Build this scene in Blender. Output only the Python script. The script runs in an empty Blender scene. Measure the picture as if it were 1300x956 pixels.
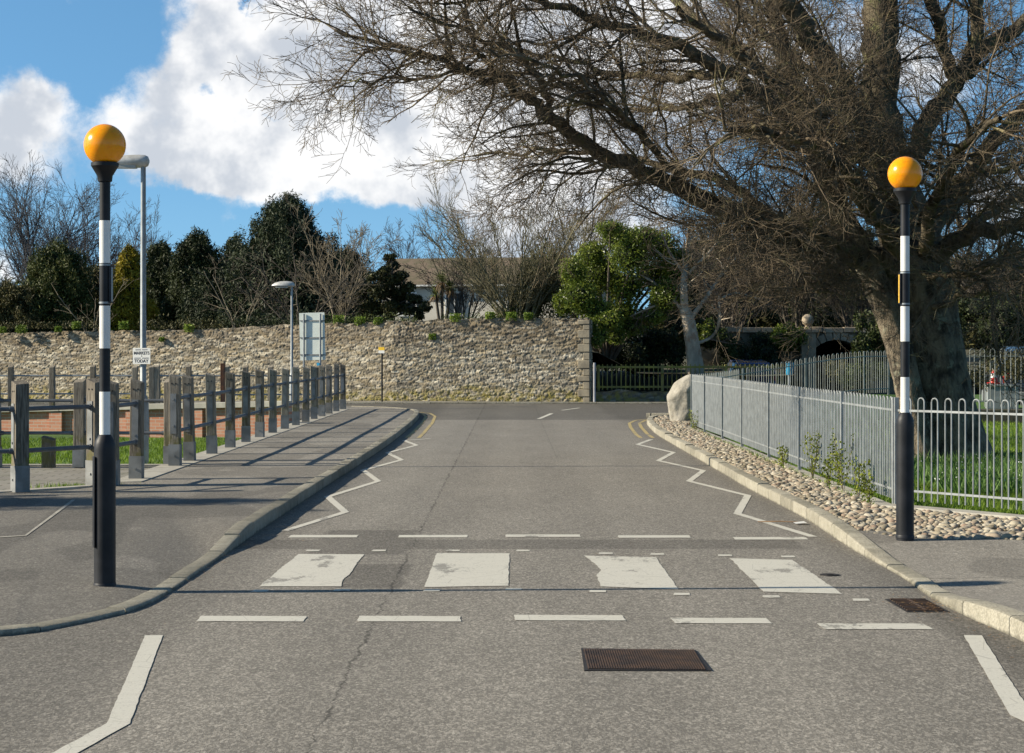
import bpy, math, random
import numpy as np
from mathutils import Vector, Matrix
R = math.radians
rng = np.random.default_rng(7)
random.seed(11)
SC = bpy.context.scene
COL = SC.collection
F = 2500.0
HX, HY, CZ = 650.0, 447.0, 1.7

def P(px, py, Y):
    """world point seen at a photo position, at distance Y"""
    return ((px - HX) * Y / F, Y, CZ + (HY - py) * Y / F)

# ------------------------------------------------------------------ node helpers
class NT:
    def __init__(s, tree):
        s.t = tree; s.n = tree.nodes; s.l = tree.links
    def node(s, typ, **kw):
        nd = s.n.new(typ)
        for k, v in kw.items():
            setattr(nd, k, v)
        return nd
    def set(s, sock, v):
        if isinstance(v, bpy.types.NodeSocket):
            s.l.new(v, sock)
        else:
            sock.default_value = v
    def m(s, op, a, b=None, c=None, clamp=False):
        nd = s.node('ShaderNodeMath', operation=op); nd.use_clamp = clamp
        s.set(nd.inputs[0], a)
        if b is not None: s.set(nd.inputs[1], b)
        if c is not None: s.set(nd.inputs[2], c)
        return nd.outputs[0]
    def add(s, a, b): return s.m('ADD', a, b)
    def sub(s, a, b): return s.m('SUBTRACT', a, b)
    def mul(s, a, b): return s.m('MULTIPLY', a, b)
    def ss(s, x, lo, hi):
        nd = s.node('ShaderNodeMapRange', interpolation_type='SMOOTHSTEP')
        s.set(nd.inputs[0], x); s.set(nd.inputs[1], lo); s.set(nd.inputs[2], hi)
        nd.inputs[3].default_value = 0; nd.inputs[4].default_value = 1
        return nd.outputs[0]
    def mixc(s, f, a, b):
        nd = s.node('ShaderNodeMix', data_type='RGBA')
        s.set(nd.inputs[0], f); s.set(nd.inputs[6], a); s.set(nd.inputs[7], b)
        return nd.outputs[2]
    def noise(s, vec, scale, detail=3, rough=.55, dist=0):
        nd = s.node('ShaderNodeTexNoise')
        if vec is not None: s.l.new(vec, nd.inputs['Vector'])
        nd.inputs['Scale'].default_value = scale; nd.inputs['Detail'].default_value = detail
        nd.inputs['Roughness'].default_value = rough; nd.inputs['Distortion'].default_value = dist
        return nd.outputs['Fac']
    def voro(s, vec, scale, feature='F1', out='Color'):
        nd = s.node('ShaderNodeTexVoronoi', feature=feature)
        s.l.new(vec, nd.inputs['Vector']); nd.inputs['Scale'].default_value = scale
        return nd.outputs[out]
    def pos(s):
        return s.node('ShaderNodeNewGeometry').outputs['Position']
    def xyz(s, v):
        nd = s.node('ShaderNodeSeparateXYZ'); s.l.new(v, nd.inputs[0]); return nd.outputs
    def comb(s, x, y, z):
        nd = s.node('ShaderNodeCombineXYZ')
        for i, v in enumerate((x, y, z)): s.set(nd.inputs[i], v)
        return nd.outputs[0]
    def scale(s, v, sc):
        nd = s.node('ShaderNodeVectorMath', operation='MULTIPLY')
        s.l.new(v, nd.inputs[0]); nd.inputs[1].default_value = sc
        return nd.outputs[0]
    def bump(s, h, strength, dist=.01):
        nd = s.node('ShaderNodeBump'); s.set(nd.inputs['Height'], h)
        nd.inputs['Strength'].default_value = strength; nd.inputs['Distance'].default_value = dist
        return nd.outputs['Normal']
    def ramp(s, f, stops):
        nd = s.node('ShaderNodeValToRGB'); s.set(nd.inputs[0], f)
        el = nd.color_ramp.elements
        while len(el) < len(stops): el.new(.5)
        for e, (p, c) in zip(el, stops):
            e.position = p; e.color = (*c, 1) if len(c) == 3 else c
        return nd.outputs[0]

def c4(c): return (c[0], c[1], c[2], 1.0)

def newmat(name):
    m = bpy.data.materials.new(name); m.use_nodes = True
    t = m.node_tree
    b = t.nodes['Principled BSDF']
    return m, NT(t), b

MATS = {}
def mat(name, c1, c2=None, scale=6, rough=.7, metal=0., bump=0., bscale=None, spec=.5, stretch=None, coat=0., detail=4, bdist=.01):
    """plain procedural surface: two tones mixed by noise, with a fine bump"""
    if name in MATS: return MATS[name]
    m, n, b = newmat(name)
    c2 = c2 or tuple(x * .75 for x in c1)
    v = n.pos()
    if stretch: v = n.scale(v, stretch)
    f = n.ss(n.noise(v, scale, detail), .32, .68)
    n.l.new(n.mixc(f, c4(c1), c4(c2)), b.inputs['Base Color'])
    b.inputs['Roughness'].default_value = rough; b.inputs['Metallic'].default_value = metal
    b.inputs['Specular IOR Level'].default_value = spec
    b.inputs['Coat Weight'].default_value = coat
    if bump:
        n.l.new(n.bump(n.noise(v, bscale or scale * 4, 3), bump, bdist), b.inputs['Normal'])
    MATS[name] = m
    return m

def leafmat(name, c1, c2, c3, rough=.6, trans=.15):
    if name in MATS: return MATS[name]
    m, n, b = newmat(name)
    g = n.node('ShaderNodeNewGeometry')
    r = g.outputs['Random Per Island']
    big = n.noise(g.outputs['Position'], 1.3, 2)
    f = n.m('ADD', n.mul(r, .7), n.mul(n.sub(big, .35), 1.1), clamp=True)
    col = n.ramp(f, [(.1, c1), (.5, c2), (.95, c3)])
    n.l.new(col, b.inputs['Base Color'])
    b.inputs['Roughness'].default_value = rough
    b.inputs['Specular IOR Level'].default_value = .3
    if trans:
        tr = n.node('ShaderNodeBsdfTranslucent'); n.l.new(col, tr.inputs[0])
        mx = n.node('ShaderNodeMixShader'); mx.inputs[0].default_value = trans
        n.l.new(b.outputs[0], mx.inputs[1]); n.l.new(tr.outputs[0], mx.inputs[2])
        n.l.new(mx.outputs[0], n.n['Material Output'].inputs[0])
    MATS[name] = m
    return m

# ------------------------------------------------------------------ mesh helpers
class MB:
    def __init__(s): s.v = []; s.f = []; s.mi = []; s.n = 0
    def raw(s, verts, faces, mi=0):
        o = s.n
        s.v.extend(tuple(map(float, v)) for v in verts); s.n += len(verts)
        s.f.extend(tuple(i + o for i in f) for f in faces)
        s.mi.extend([mi] * len(faces))
    def box(s, c, size, mi=0, rz=0., rx=0., ry=0.):
        hx, hy, hz = size[0] / 2, size[1] / 2, size[2] / 2
        M = Matrix.Rotation(rz, 3, 'Z') @ Matrix.Rotation(ry, 3, 'Y') @ Matrix.Rotation(rx, 3, 'X')
        vs = []
        for z in (-hz, hz):
            for x, y in ((-hx, -hy), (hx, -hy), (hx, hy), (-hx, hy)):
                vs.append(tuple(M @ Vector((x, y, z)) + Vector(c)))
        s.raw(vs, [(0, 3, 2, 1), (4, 5, 6, 7), (0, 1, 5, 4), (1, 2, 6, 5), (2, 3, 7, 6), (3, 0, 4, 7)], mi)
    def prism(s, poly, z0, z1, mi=0):
        """poly = list of (x,y); z1 number or per-vertex list"""
        k = len(poly)
        zz = z1 if hasattr(z1, '__len__') else [z1] * k
        vs = [(x, y, z0) for x, y in poly] + [(x, y, zz[i]) for i, (x, y) in enumerate(poly)]
        fs = [tuple(range(k - 1, -1, -1)), tuple(range(k, 2 * k))]
        fs += [(i, (i + 1) % k, k + (i + 1) % k, k + i) for i in range(k)]
        s.raw(vs, fs, mi)
    def tube(s, pts, rad, n=8, mi=0, caps=True, squash=None):
        pts = [Vector(p) for p in pts]; k = len(pts)
        if not hasattr(rad, '__len__'): rad = [rad] * k
        vs = []; fs = []
        ref = None
        for i, p in enumerate(pts):
            d = (pts[min(i + 1, k - 1)] - pts[max(i - 1, 0)])
            if d.length < 1e-9: d = Vector((0, 0, 1))
            d.normalize()
            if ref is None:
                ref = Vector((0, 0, 1)) if abs(d.z) < .9 else Vector((1, 0, 0))
            a = d.cross(ref).normalized(); b = d.cross(a).normalized(); ref = b.cross(d) * -1 if False else ref
            for j in range(n):
                t = 2 * math.pi * j / n
                q = p + a * (math.cos(t) * rad[i]) + b * (math.sin(t) * rad[i])
                vs.append(tuple(q))
        for i in range(k - 1):
            for j in range(n):
                j2 = (j + 1) % n
                fs.append((i * n + j, (i + 1) * n + j, (i + 1) * n + j2, i * n + j2))
        if caps:
            fs.append(tuple(range(n))); fs.append(tuple(range(k * n - 1, (k - 1) * n - 1, -1)))
        s.raw(vs, fs, mi)
    def lathe(s, prof, n=24, c=(0, 0, 0), mi=0, mis=None):
        """prof = list of (r, z)"""
        o = s.n; k = len(prof); vs = []
        for r, z in prof:
            for j in range(n):
                t = 2 * math.pi * j / n
                vs.append((c[0] + r * math.cos(t), c[1] + r * math.sin(t), c[2] + z))
        for i in range(k - 1):
            fs = [(i * n + j, i * n + (j + 1) % n, (i + 1) * n + (j + 1) % n, (i + 1) * n + j) for j in range(n)]
            o2 = o
            s.f.extend(tuple(a + o2 for a in f) for f in fs)
            s.mi.extend([mis[i] if mis else mi] * n)
        s.v.extend(vs); s.n += len(vs)
        s.f.append(tuple(o + j for j in range(n - 1, -1, -1))); s.mi.append(mis[0] if mis else mi)
        s.f.append(tuple(o + (k - 1) * n + j for j in range(n))); s.mi.append(mis[-1] if mis else mi)
    def build(s, name, mats, parent=None, smooth=True, ang=35, bevel=0):
        me = bpy.data.meshes.new(name)
        me.from_pydata(s.v, [], s.f)
        if not isinstance(mats, (list, tuple)): mats = [mats]
        for m in mats: me.materials.append(m)
        if len(mats) > 1: me.polygons.foreach_set('material_index', s.mi)
        if smooth:
            me.shade_smooth(); me.set_sharp_from_angle(angle=R(ang))
        me.update()
        return link(name, me, parent, bevel)

def link(name, me, parent=None, bevel=0):
    o = bpy.data.objects.new(name, me); COL.objects.link(o)
    if parent: o.parent = parent
    if bevel:
        b = o.modifiers.new('b', 'BEVEL'); b.width = bevel; b.segments = 2; b.limit_method = 'ANGLE'
    return o

def tag(o, label=None, cat=None, group=None, kind=None):
    if label: o['label'] = label
    if cat: o['category'] = cat
    if group: o['group'] = group
    if kind: o['kind'] = kind
    return o

def empty(name, loc=(0, 0, 0), rz=0, **kw):
    o = bpy.data.objects.new(name, None); COL.objects.link(o)
    o.location = loc; o.rotation_euler = (0, 0, rz); o.empty_display_size = .2
    tag(o, **kw)
    return o

def copy_tree(o, parent=None):
    c = o.copy(); COL.objects.link(c)
    if parent: c.parent = parent
    for ch in list(o.children): copy_tree(ch, c)
    return c

def npmesh(name, verts, quads, mats, parent=None, smooth=False, mi=None):
    """fast mesh from arrays; quads (N,k)"""
    me = bpy.data.meshes.new(name)
    k = quads.shape[1]
    me.vertices.add(len(verts)); me.vertices.foreach_set('co', np.asarray(verts, np.float32).ravel())
    me.loops.add(quads.size); me.loops.foreach_set('vertex_index', quads.astype(np.int32).ravel())
    me.polygons.add(len(quads)); me.polygons.foreach_set('loop_start', np.arange(0, quads.size, k, dtype=np.int32))
    if not isinstance(mats, (list, tuple)): mats = [mats]
    for m in mats: me.materials.append(m)
    if mi is not None: me.polygons.foreach_set('material_index', mi.astype(np.int32))
    me.polygons.foreach_set('use_smooth', np.full(len(quads), smooth))
    me.update(calc_edges=True); me.validate()
    return link(name, me, parent)

def leaves_arr(c, s, w=.45, up=0.):
    """rhombic leaf faces at centres c (N,3), half-length s (N)"""
    N = len(c)
    t = rng.normal(size=(N, 3)); t[:, 2] += up; t /= np.linalg.norm(t, axis=1)[:, None]
    a = rng.normal(size=(N, 3)); u = np.cross(t, a); u /= np.linalg.norm(u, axis=1)[:, None] + 1e-9
    s = np.asarray(s).reshape(-1, 1)
    V = np.stack([c + t * s, c + u * s * w, c - t * s, c - u * s * w], 1).reshape(-1, 3)
    Q = np.arange(4 * N).reshape(N, 4)
    return V, Q

def clump_points(clumps, n, shell=.55):
    """points spread through ellipsoid clumps: list of (cx,cy,cz,rx,ry,rz)"""
    cl = np.array(clumps, float)
    vol = (cl[:, 3] * cl[:, 5]) ** 1.0
    idx = rng.choice(len(cl), n, p=vol / vol.sum())
    d = rng.normal(size=(n, 3)); d /= np.linalg.norm(d, axis=1)[:, None]
    r = shell + (1 - shell) * rng.random(n) ** .7
    r *= 1 + .12 * rng.normal(size=n)
    return cl[idx, :3] + d * r[:, None] * cl[idx, 3:6]

# ------------------------------------------------------------------ trees
class Wood:
    """tapered branch chains collected into meshes"""
    def __init__(s): s.ch = []
    def chain(s, pts, rad): s.ch.append((pts, rad))
    def mesh(s, name, m, parent, lo=0., hi=1e9):
        groups = {}
        for pts, rad in s.ch:
            r0 = rad[0]
            if not (lo <= r0 < hi): continue
            n = 3 if r0 < .02 else (5 if r0 < .06 else (7 if r0 < .15 else 14))
            groups.setdefault((len(pts), n), []).append((pts, rad))
        V = []; Q = []; off = 0
        for (k, n), L in groups.items():
            p = np.array([a for a, b in L], float)      # M,k,3
            r = np.array([b for a, b in L], float)      # M,k
            d = np.empty_like(p); d[:, 1:-1] = p[:, 2:] - p[:, :-2]; d[:, 0] = p[:, 1] - p[:, 0]; d[:, -1] = p[:, -1] - p[:, -2]
            d /= np.linalg.norm(d, axis=2)[..., None] + 1e-9
            ov = d.mean(1); ref = np.where(np.abs(ov[:, 2:3]) < .8, np.array([[0, 0, 1.]]), np.array([[1., 0, 0]]))[:, None, :]
            a = np.cross(d, np.broadcast_to(ref, d.shape)); a /= np.linalg.norm(a, axis=2)[..., None] + 1e-9
            b = np.cross(d, a)
            t = np.arange(n) * 2 * math.pi / n
            vv = p[:, :, None] + r[:, :, None, None] * (a[:, :, None] * np.cos(t)[None, None, :, None] + b[:, :, None] * np.sin(t)[None, None, :, None])
            M = len(L)
            V.append(vv.reshape(-1, 3))
            base = off + (np.arange(M) * k * n)[:, None, None] + (np.arange(k - 1) * n)[None, :, None]
            j = np.arange(n); j2 = (j + 1) % n
            q = np.stack([base + j, base + n + j, base + n + j2, base + j2], -1)
            Q.append(q.reshape(-1, 4)); off += M * k * n
        if not V: return None
        return npmesh(name, np.concatenate(V), np.concatenate(Q), m, parent, smooth=True)

def vnorm(v):
    l = math.sqrt(v[0] * v[0] + v[1] * v[1] + v[2] * v[2]) + 1e-9
    return (v[0] / l, v[1] / l, v[2] / l)

def grow(W, p, d, L, r, lvl, cfg):
    seg = cfg['seg'][lvl]; n = max(2, int(L / seg)); st = L / n
    wob = cfg['wob'][lvl]; trop = cfg['trop'][lvl]
    pts = [p]; rad = [r]; rt = max(cfg['rmin'], r * cfg.get('tip', .35))
    gx = random.gauss
    dirs = []
    for i in range(n):
        d = vnorm((d[0] + gx(0, wob), d[1] + gx(0, wob), d[2] + gx(0, wob) + trop))
        p = (p[0] + d[0] * st, p[1] + d[1] * st, p[2] + d[2] * st)
        pts.append(p); dirs.append(d); rad.append(r + (rt - r) * (i + 1) / n)
    W.chain(pts, rad)
    if lvl + 1 < len(cfg['seg']):
        spawn(W, pts, rad, L, lvl, cfg)

def spawn(W, pts, rad, L, lvl, cfg, t0=None, lenmul=1.):
    nc = cfg['kids'][lvl]; k = len(pts) - 1
    nc = int(nc * L) if nc < 0 else nc
    if nc < 0: nc = -nc
    t0 = cfg['t0'] if t0 is None else t0
    zmax = cfg.get('zmax', 1e9)
    for c in range(nc):
        t = t0 + (1 - t0) * (c + random.random()) / nc
        i = min(int(t * k), k - 1); f = t * k - i
        a, b = pts[i], pts[i + 1]
        p = (a[0] + (b[0] - a[0]) * f, a[1] + (b[1] - a[1]) * f, a[2] + (b[2] - a[2]) * f)
        if p[2] > zmax: continue
        d = vnorm((b[0] - a[0], b[1] - a[1], b[2] - a[2]))
        rr = rad[i] + (rad[i + 1] - rad[i]) * f
        q = (random.gauss(0, 1), random.gauss(0, 1), random.gauss(0, 1) * cfg.get('flat', 1.) + cfg.get('lift', 0.))
        dt = q[0] * d[0] + q[1] * d[1] + q[2] * d[2]
        q = vnorm((q[0] - d[0] * dt, q[1] - d[1] * dt, q[2] - d[2] * dt))
        an = cfg['ang'] * (.7 + .6 * random.random())
        ca, sa = math.cos(an), math.sin(an)
        nd = (d[0] * ca + q[0] * sa, d[1] * ca + q[1] * sa, d[2] * ca + q[2] * sa)
        l = cfg['len'][lvl] * (.55 + .75 * random.random()) * (1.15 - .55 * t) * lenmul
        r2 = max(cfg['rmin'], min(rr * .75, cfg['rad'][lvl] * (.6 + .7 * random.random())))
        grow(W, p, nd, l, r2, lvl + 1, cfg)

def smooth_path(pts, sub=4):
    """Catmull-Rom through control points"""
    P_ = [Vector(p) for p in pts]; P_ = [P_[0] * 2 - P_[1]] + P_ + [P_[-1] * 2 - P_[-2]]
    out = []
    for i in range(1, len(P_) - 2):
        for k in range(sub):
            t = k / sub
            a, b, c, d = P_[i - 1], P_[i], P_[i + 1], P_[i + 2]
            out.append(tuple(.5 * ((2 * b) + (c - a) * t + (2 * a - 5 * b + 4 * c - d) * t * t + (3 * b - a - 3 * c + d) * t ** 3)))
    out.append(tuple(P_[-2]))
    return out

def lerp_list(vals, n):
    xs = np.linspace(0, 1, len(vals)); return list(np.interp(np.linspace(0, 1, n), xs, vals))

# ------------------------------------------------------------------ camera, world, sun
cam = bpy.data.cameras.new('camera'); co = bpy.data.objects.new('camera', cam); COL.objects.link(co)
co.location = (0, 0, CZ); co.rotation_euler = (R(90), 0, 0)
cam.sensor_width = 36; cam.lens = 36 * F / 1300
cam.shift_y = (HY - 478) / 1300.0
cam.clip_end = 3000; cam.clip_start = .2
SC.camera = co
SC.view_settings.view_transform = 'Standard'; SC.view_settings.look = 'None'
SC.view_settings.exposure = EXPOSURE if 'EXPOSURE' in globals() else .62
SC.view_settings.gamma = 1

SUN_EL, SUN_TH = 27.0, 3.0
sd = Vector((math.cos(R(SUN_EL)) * math.cos(R(SUN_TH)), math.cos(R(SUN_EL)) * math.sin(R(SUN_TH)), -math.sin(R(SUN_EL))))
sl = bpy.data.lights.new('sun', 'SUN'); sl.energy = 5.0; sl.angle = R(.53); sl.color = (1.0, .90, .73)
so = bpy.data.objects.new('sun', sl); COL.objects.link(so); so.rotation_euler = sd.to_track_quat('-Z', 'Y').to_euler()

w = bpy.data.worlds.new('World'); SC.world = w; w.use_nodes = True
n = NT(w.node_tree); bg = w.node_tree.nodes['Background']; bg.inputs[1].default_value = .1
tc = n.node('ShaderNodeTexCoord').outputs['Generated']
x, y, z = n.xyz(tc)
zz = n.m('MAXIMUM', z, 0.0)
sky = n.node('ShaderNodeTexSky'); sky.sky_type = 'NISHITA'; sky.sun_disc = False
sky.sun_elevation = R(SUN_EL); sky.sun_rotation = R(270 - SUN_TH); sky.air_density = 1.0; sky.dust_density = .3; sky.ozone_density = 2.0
n.l.new(n.comb(x, y, n.add(n.mul(zz, 1.3), .26)), sky.inputs[0])
ya = n.m('MAXIMUM', n.m('ABSOLUTE', y), .15)
u0, v0 = n.m('DIVIDE', x, ya), n.m('DIVIDE', z, ya)
uv = n.comb(u0, v0, n.mul(y, .3))
wn = n.node('ShaderNodeTexNoise'); n.l.new(uv, wn.inputs['Vector']); wn.inputs['Scale'].default_value = 26; wn.inputs['Detail'].default_value = 6; wn.inputs['Roughness'].default_value = .6
wx, wy, wz = n.xyz(wn.outputs['Color'])
u = n.add(u0, n.mul(n.sub(wx, .5), .055)); v = n.add(v0, n.mul(n.sub(wy, .5), .045))
blobs = [  # photo position, radii, weight
    (-20, 165, 70, 55, .9), (45, 130, 40, 40, .8), (20, 215, 70, 26, .35), (95, 0, 60, 12, .55), (150, 152, 46, 34, .8), (200, 190, 50, 26, .6),
    (285, 30, 62, 50, 1.), (330, 80, 90, 40, .9), (255, 90, 46, 34, .7), (300, 190, 80, 52, 1.1), (270, 230, 46, 20, .4), (400, 200, 110, 55, 1.1), (420, 60, 80, 60, 1.),
    (540, 120, 110, 90, 1.1), (540, 240, 60, 34, .8), (640, 230, 80, 70, 1.), (600, 30, 120, 50, .9), (700, 120, 110, 80, 1.), (820, 60, 120, 70, .9), (330, 225, 90, 22, .45),
    (285, 294, 24, 14, .45), (0, 335, 22, 22, .7), (20, 360, 40, 12, .5), (960, 60, 90, 60, .8), (1000, 285, 60, 30, .7), (1150, 90, 90, 50, .8), (1270, 250, 60, 40, .8), (760, 280, 80, 60, .7), (880, 200, 60, 40, .5),
    (620, 320, 36, 40, .5)]
gaps = [(278, 122, 16, 9, -.9), (345, 140, 18, 8, -.7), (505, 28, 30, 20, -.6), (110, 60, 60, 70, -.5), (310, 4, 8, 8, -.8), (400, 300, 90, 32, -.7), (215, 262, 50, 30, -.5), (500, 305, 50, 30, -.5), (360, 105, 22, 14, -.5), (430, 135, 26, 12, -.5), (480, 175, 24, 12, -.4)]
uvw = n.comb(u, v, 0.); dens_ = 0.
for (px, py, rx, ry, wt) in blobs + gaps:
    sx, sy = F / (rx * 1.25), F / (ry * 1.25)
    q = n.node('ShaderNodeVectorMath', operation='MULTIPLY_ADD'); n.l.new(uvw, q.inputs[0])
    q.inputs[1].default_value = (sx, sy, 0); q.inputs[2].default_value = (-(px - HX) / F * sx, -(HY - py) / F * sy, 0)
    dt = n.node('ShaderNodeVectorMath', operation='DOT_PRODUCT'); n.l.new(q.outputs[0], dt.inputs[0]); n.l.new(q.outputs[0], dt.inputs[1])
    dens_ = n.m('MULTIPLY_ADD', n.m('POWER', .36788, dt.outputs['Value']), wt, dens_)
fb = n.noise(uv, 24, 9, .70)
front = n.ss(y, .1, .35)
other = n.mul(n.ss(n.noise(n.comb(u0, v0, y), 3.2, 5, .6), .54, .75), n.sub(1., front))
above = n.mul(n.ss(v0, .19, .3), n.ss(n.noise(uv, 9, 5, .6), .52, .68))
dd = n.add(n.mul(n.add(dens_, above), front), n.add(other, n.mul(n.sub(fb, .5), 1.5)))
cov = n.ss(dd, .22, 1.0)
shade = n.add(n.mul(n.noise(n.comb(u0, n.add(v0, .012), 3.1), 22, 5, .55), 1.0), n.mul(n.ss(dd, .5, 1.9), .0))
ccol = n.mixc(n.ss(shade, .38, .58), (4.1, 4.35, 4.75, 1), (6.9, 6.85, 6.8, 1))
skyc = n.mixc(1.0, sky.outputs[0], sky.outputs[0])
hs = n.node('ShaderNodeHueSaturation'); hs.inputs['Saturation'].default_value = 1.10; hs.inputs['Value'].default_value = 1.35
n.l.new(skyc, hs.inputs['Color'])
mm = n.node('ShaderNodeMix', data_type='RGBA', blend_type='MULTIPLY'); mm.inputs[0].default_value = 1
n.l.new(hs.outputs[0], mm.inputs[6]); mm.inputs[7].default_value = (.87, 1.08, 1.015, 1)
zen = n.sub(1., n.mul(n.ss(z, .22, .75), .5)); mz = n.node('ShaderNodeMix', data_type='RGBA', blend_type='MULTIPLY'); mz.inputs[0].default_value = 1
n.l.new(mm.outputs[2], mz.inputs[6]); n.l.new(n.comb(zen, zen, zen), mz.inputs[7])
skyf = n.mixc(n.mul(n.sub(1., n.ss(z, .015, .12)), .85), mz.outputs[2], (1.85, 3.75, 5.4, 1))
final = n.mixc(n.mul(cov, .95), skyf, ccol)
n.l.new(final, bg.inputs[0])
w.cycles.sampling_method = 'MANUAL'; w.cycles.sample_map_resolution = 128

# ------------------------------------------------------------------ road materials
def asphalt(name, base=.13, road=False, GR=1.):
    m, n, b = newmat(name)
    p = n.pos(); X, Y, Z = n.xyz(p)
    pa = n.scale(p, (1, .42, 1))
    sp = n.xyz(n.voro(pa, 105))[0]
    fine = n.noise(pa, 170, 2, .7)
    sp2 = n.xyz(n.voro(pa, 62))[1]
    mid = n.noise(p, 9, 4, .6)
    big = n.noise(n.scale(p, (1, .35, 1)), 1.1, 4, .6)
    g = n.add(n.add(n.mul(n.m('POWER', sp, 2.0), GR * .17), n.mul(n.m('POWER', sp2, 5.), GR * .10)), n.add(n.mul(fine, .09), (1 - GR) * .07 + .028))
    g = n.add(g, base - .075)
    g = n.mul(g, n.add(.80, n.mul(mid, .4)))
    g = n.mul(g, n.add(.78, n.mul(big, .44)))
    warm = (1.0, .945, .85)
    tint = None
    if road:
        nz = n.mul(n.sub(n.noise(p, 3.2, 5, .7), .5), .14); nz2 = n.mul(n.sub(n.noise(p, 14, 4, .7), .5), .05)
        Xn = n.add(X, n.add(nz, nz2)); Yn = n.add(Y, n.add(nz, nz2))
        def box(x0, x1, y0, y1, s=.04):
            f = n.mul(n.ss(Xn, x0 - s, x0 + s), n.sub(1., n.ss(Xn, x1 - s, x1 + s)))
            return n.mul(f, n.mul(n.ss(Yn, y0 - s, y0 + s), n.sub(1., n.ss(Yn, y1 - s, y1 + s))))
        # newer strips of tarmac
        dark = n.mul(box(-2.5, 2.55, 17.0, 17.85, .06), .30)
        dark = n.m('MAXIMUM', dark, n.mul(box(-1.75, -.9, 16.55, 18.8), .30))
        dark = n.m('MAXIMUM', dark, n.mul(box(-1.28, -.80, 14.2, 15.75), .34))
        dark = n.m('MAXIMUM', dark, n.mul(box(-80, 80, 49.4, 70, .06), .36))
        dark = n.m('MAXIMUM', dark, n.mul(n.m('MULTIPLY', n.ss(X, 2.5, 2.75), n.sub(1., n.ss(Y, 12.6, 13.2))), .28))
        gut = n.m('MAXIMUM', n.sub(1., n.ss(n.sub(n.add(X, nz2), -2.4), .05, .55)), n.ss(n.add(X, nz2), 2.45, 2.9)); g = n.mul(g, n.sub(1., n.mul(gut, .20)))
        g = n.mul(g, n.sub(1., dark))
        lane = n.sub(1., n.ss(n.add(X, nz2), -.90, -.86))
        far = n.ss(Y, 18, 24)
        g = n.mul(g, n.add(1., n.mul(n.mul(far, lane), .06)))
        tint = n.m('MAXIMUM', n.mul(lane, n.mul(far, .75)), n.mul(n.ss(Y, 49.3, 49.6), .8))
        # wheel polish and gutter dirt
        for xc in (-1.6, -.1, 1.3):
            d = n.m('ABSOLUTE', n.sub(X, xc))
            g = n.mul(g, n.add(1., n.mul(n.sub(1., n.ss(d, .1, .5)), .09)))
        # cracks
        ck = n.mul(n.sub(n.noise(n.comb(n.mul(Y, 1.), 0., 0.), 2.1, 8, .75), .5), .22)
        dck = n.m('ABSOLUTE', n.sub(n.add(X, ck), -.87))
        cw = n.add(.004, n.mul(n.ss(n.noise(p, 1.7, 3), .42, .6), .011))
        crack = n.sub(1., n.ss(dck, n.mul(cw, .5), cw))
        ck2 = n.mul(n.sub(n.noise(n.comb(X, 0., 0.), 2.4, 8, .75), .5), .35)
        for (yy, xa, xb) in ((16.0, -2.0, -.8), (14.15, -1.3, -.8), (16.1, 1.1, 2.2), (30.2, -.85, 2.9), (15.75, -1.3, -.8)):
            dc = n.m('ABSOLUTE', n.sub(n.add(Y, ck2), yy))
            c2 = n.mul(n.sub(1., n.ss(dc, .006, .016)), n.mul(n.ss(X, xa, xa + .1), n.sub(1., n.ss(X, xb - .1, xb))))
            crack = n.m('MAXIMUM', crack, n.mul(c2, .8))
        dk3 = n.m('ABSOLUTE', n.sub(n.add(X, n.mul(ck, .8)), .72))
        crack = n.m('MAXIMUM', crack, n.mul(n.mul(n.sub(1., n.ss(dk3, .004, .012)), n.ss(Y, 30, 33)), .45))
        g = n.mul(g, n.sub(1., n.mul(crack, .5)))
        # oil drips
        oil = n.mul(n.ss(n.noise(n.scale(p, (2.2, 1, 1)), 1.9, 4, .65), .66, .78), .13)
        g = n.mul(g, n.sub(1., oil))
    else:
        ln = n.noise(n.scale(p, (1, .5, 1)), .55, 2, .5)
        g = n.mul(g, n.add(.84, n.mul(n.ss(ln, .49, .51), .24)))
        X2, Y2, Z2 = n.xyz(p); dl = n.m('ABSOLUTE', n.sub(n.add(Y2, n.mul(n.noise(p, 3, 5), .3)), 14.75)); g = n.mul(g, n.sub(1., n.mul(n.mul(n.sub(1., n.ss(dl, .008, .02)), n.ss(X2, 2.9, 3.1)), .4)))
        X3 = n.add(X, n.mul(n.sub(n.noise(p, 4, 4), .5), .12)); Y3 = n.add(Y, n.mul(n.sub(n.noise(p, 5, 4), .5), .12))
        pt = n.mul(n.mul(n.ss(n.add(X3, n.mul(n.sub(19., Y3), -.12)), -3.62, -3.58), n.sub(1., n.ss(X3, 0., .1))), n.mul(n.ss(Y3, 14.9, 14.95), n.sub(1., n.ss(Y3, 19.05, 19.1))))
        g = n.mul(g, n.add(1., n.mul(pt, .22)))
        g = n.mul(g, n.add(1., n.mul(n.mul(n.ss(Y, 21., 25.), n.sub(1., n.ss(X, 0., .1))), .38)))
        st = n.ss(n.noise(p, 2.1, 4, .7), .62, .72)
        g = n.mul(g, n.sub(1., n.mul(st, .16)))
    cc = n.comb(g, n.mul(g, .925), n.mul(g, .80))
    if tint is not None:
        cc = n.mixc(tint, cc, n.comb(n.mul(g, .96), n.mul(g, .90), n.mul(g, .79)))
    n.l.new(cc, b.inputs['Base Color']); b.inputs['Roughness'].default_value = .85; b.inputs['Specular IOR Level'].default_value = .25
    n.l.new(n.bump(n.add(sp, fine), .55, .006), b.inputs['Normal'])
    return m

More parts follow.
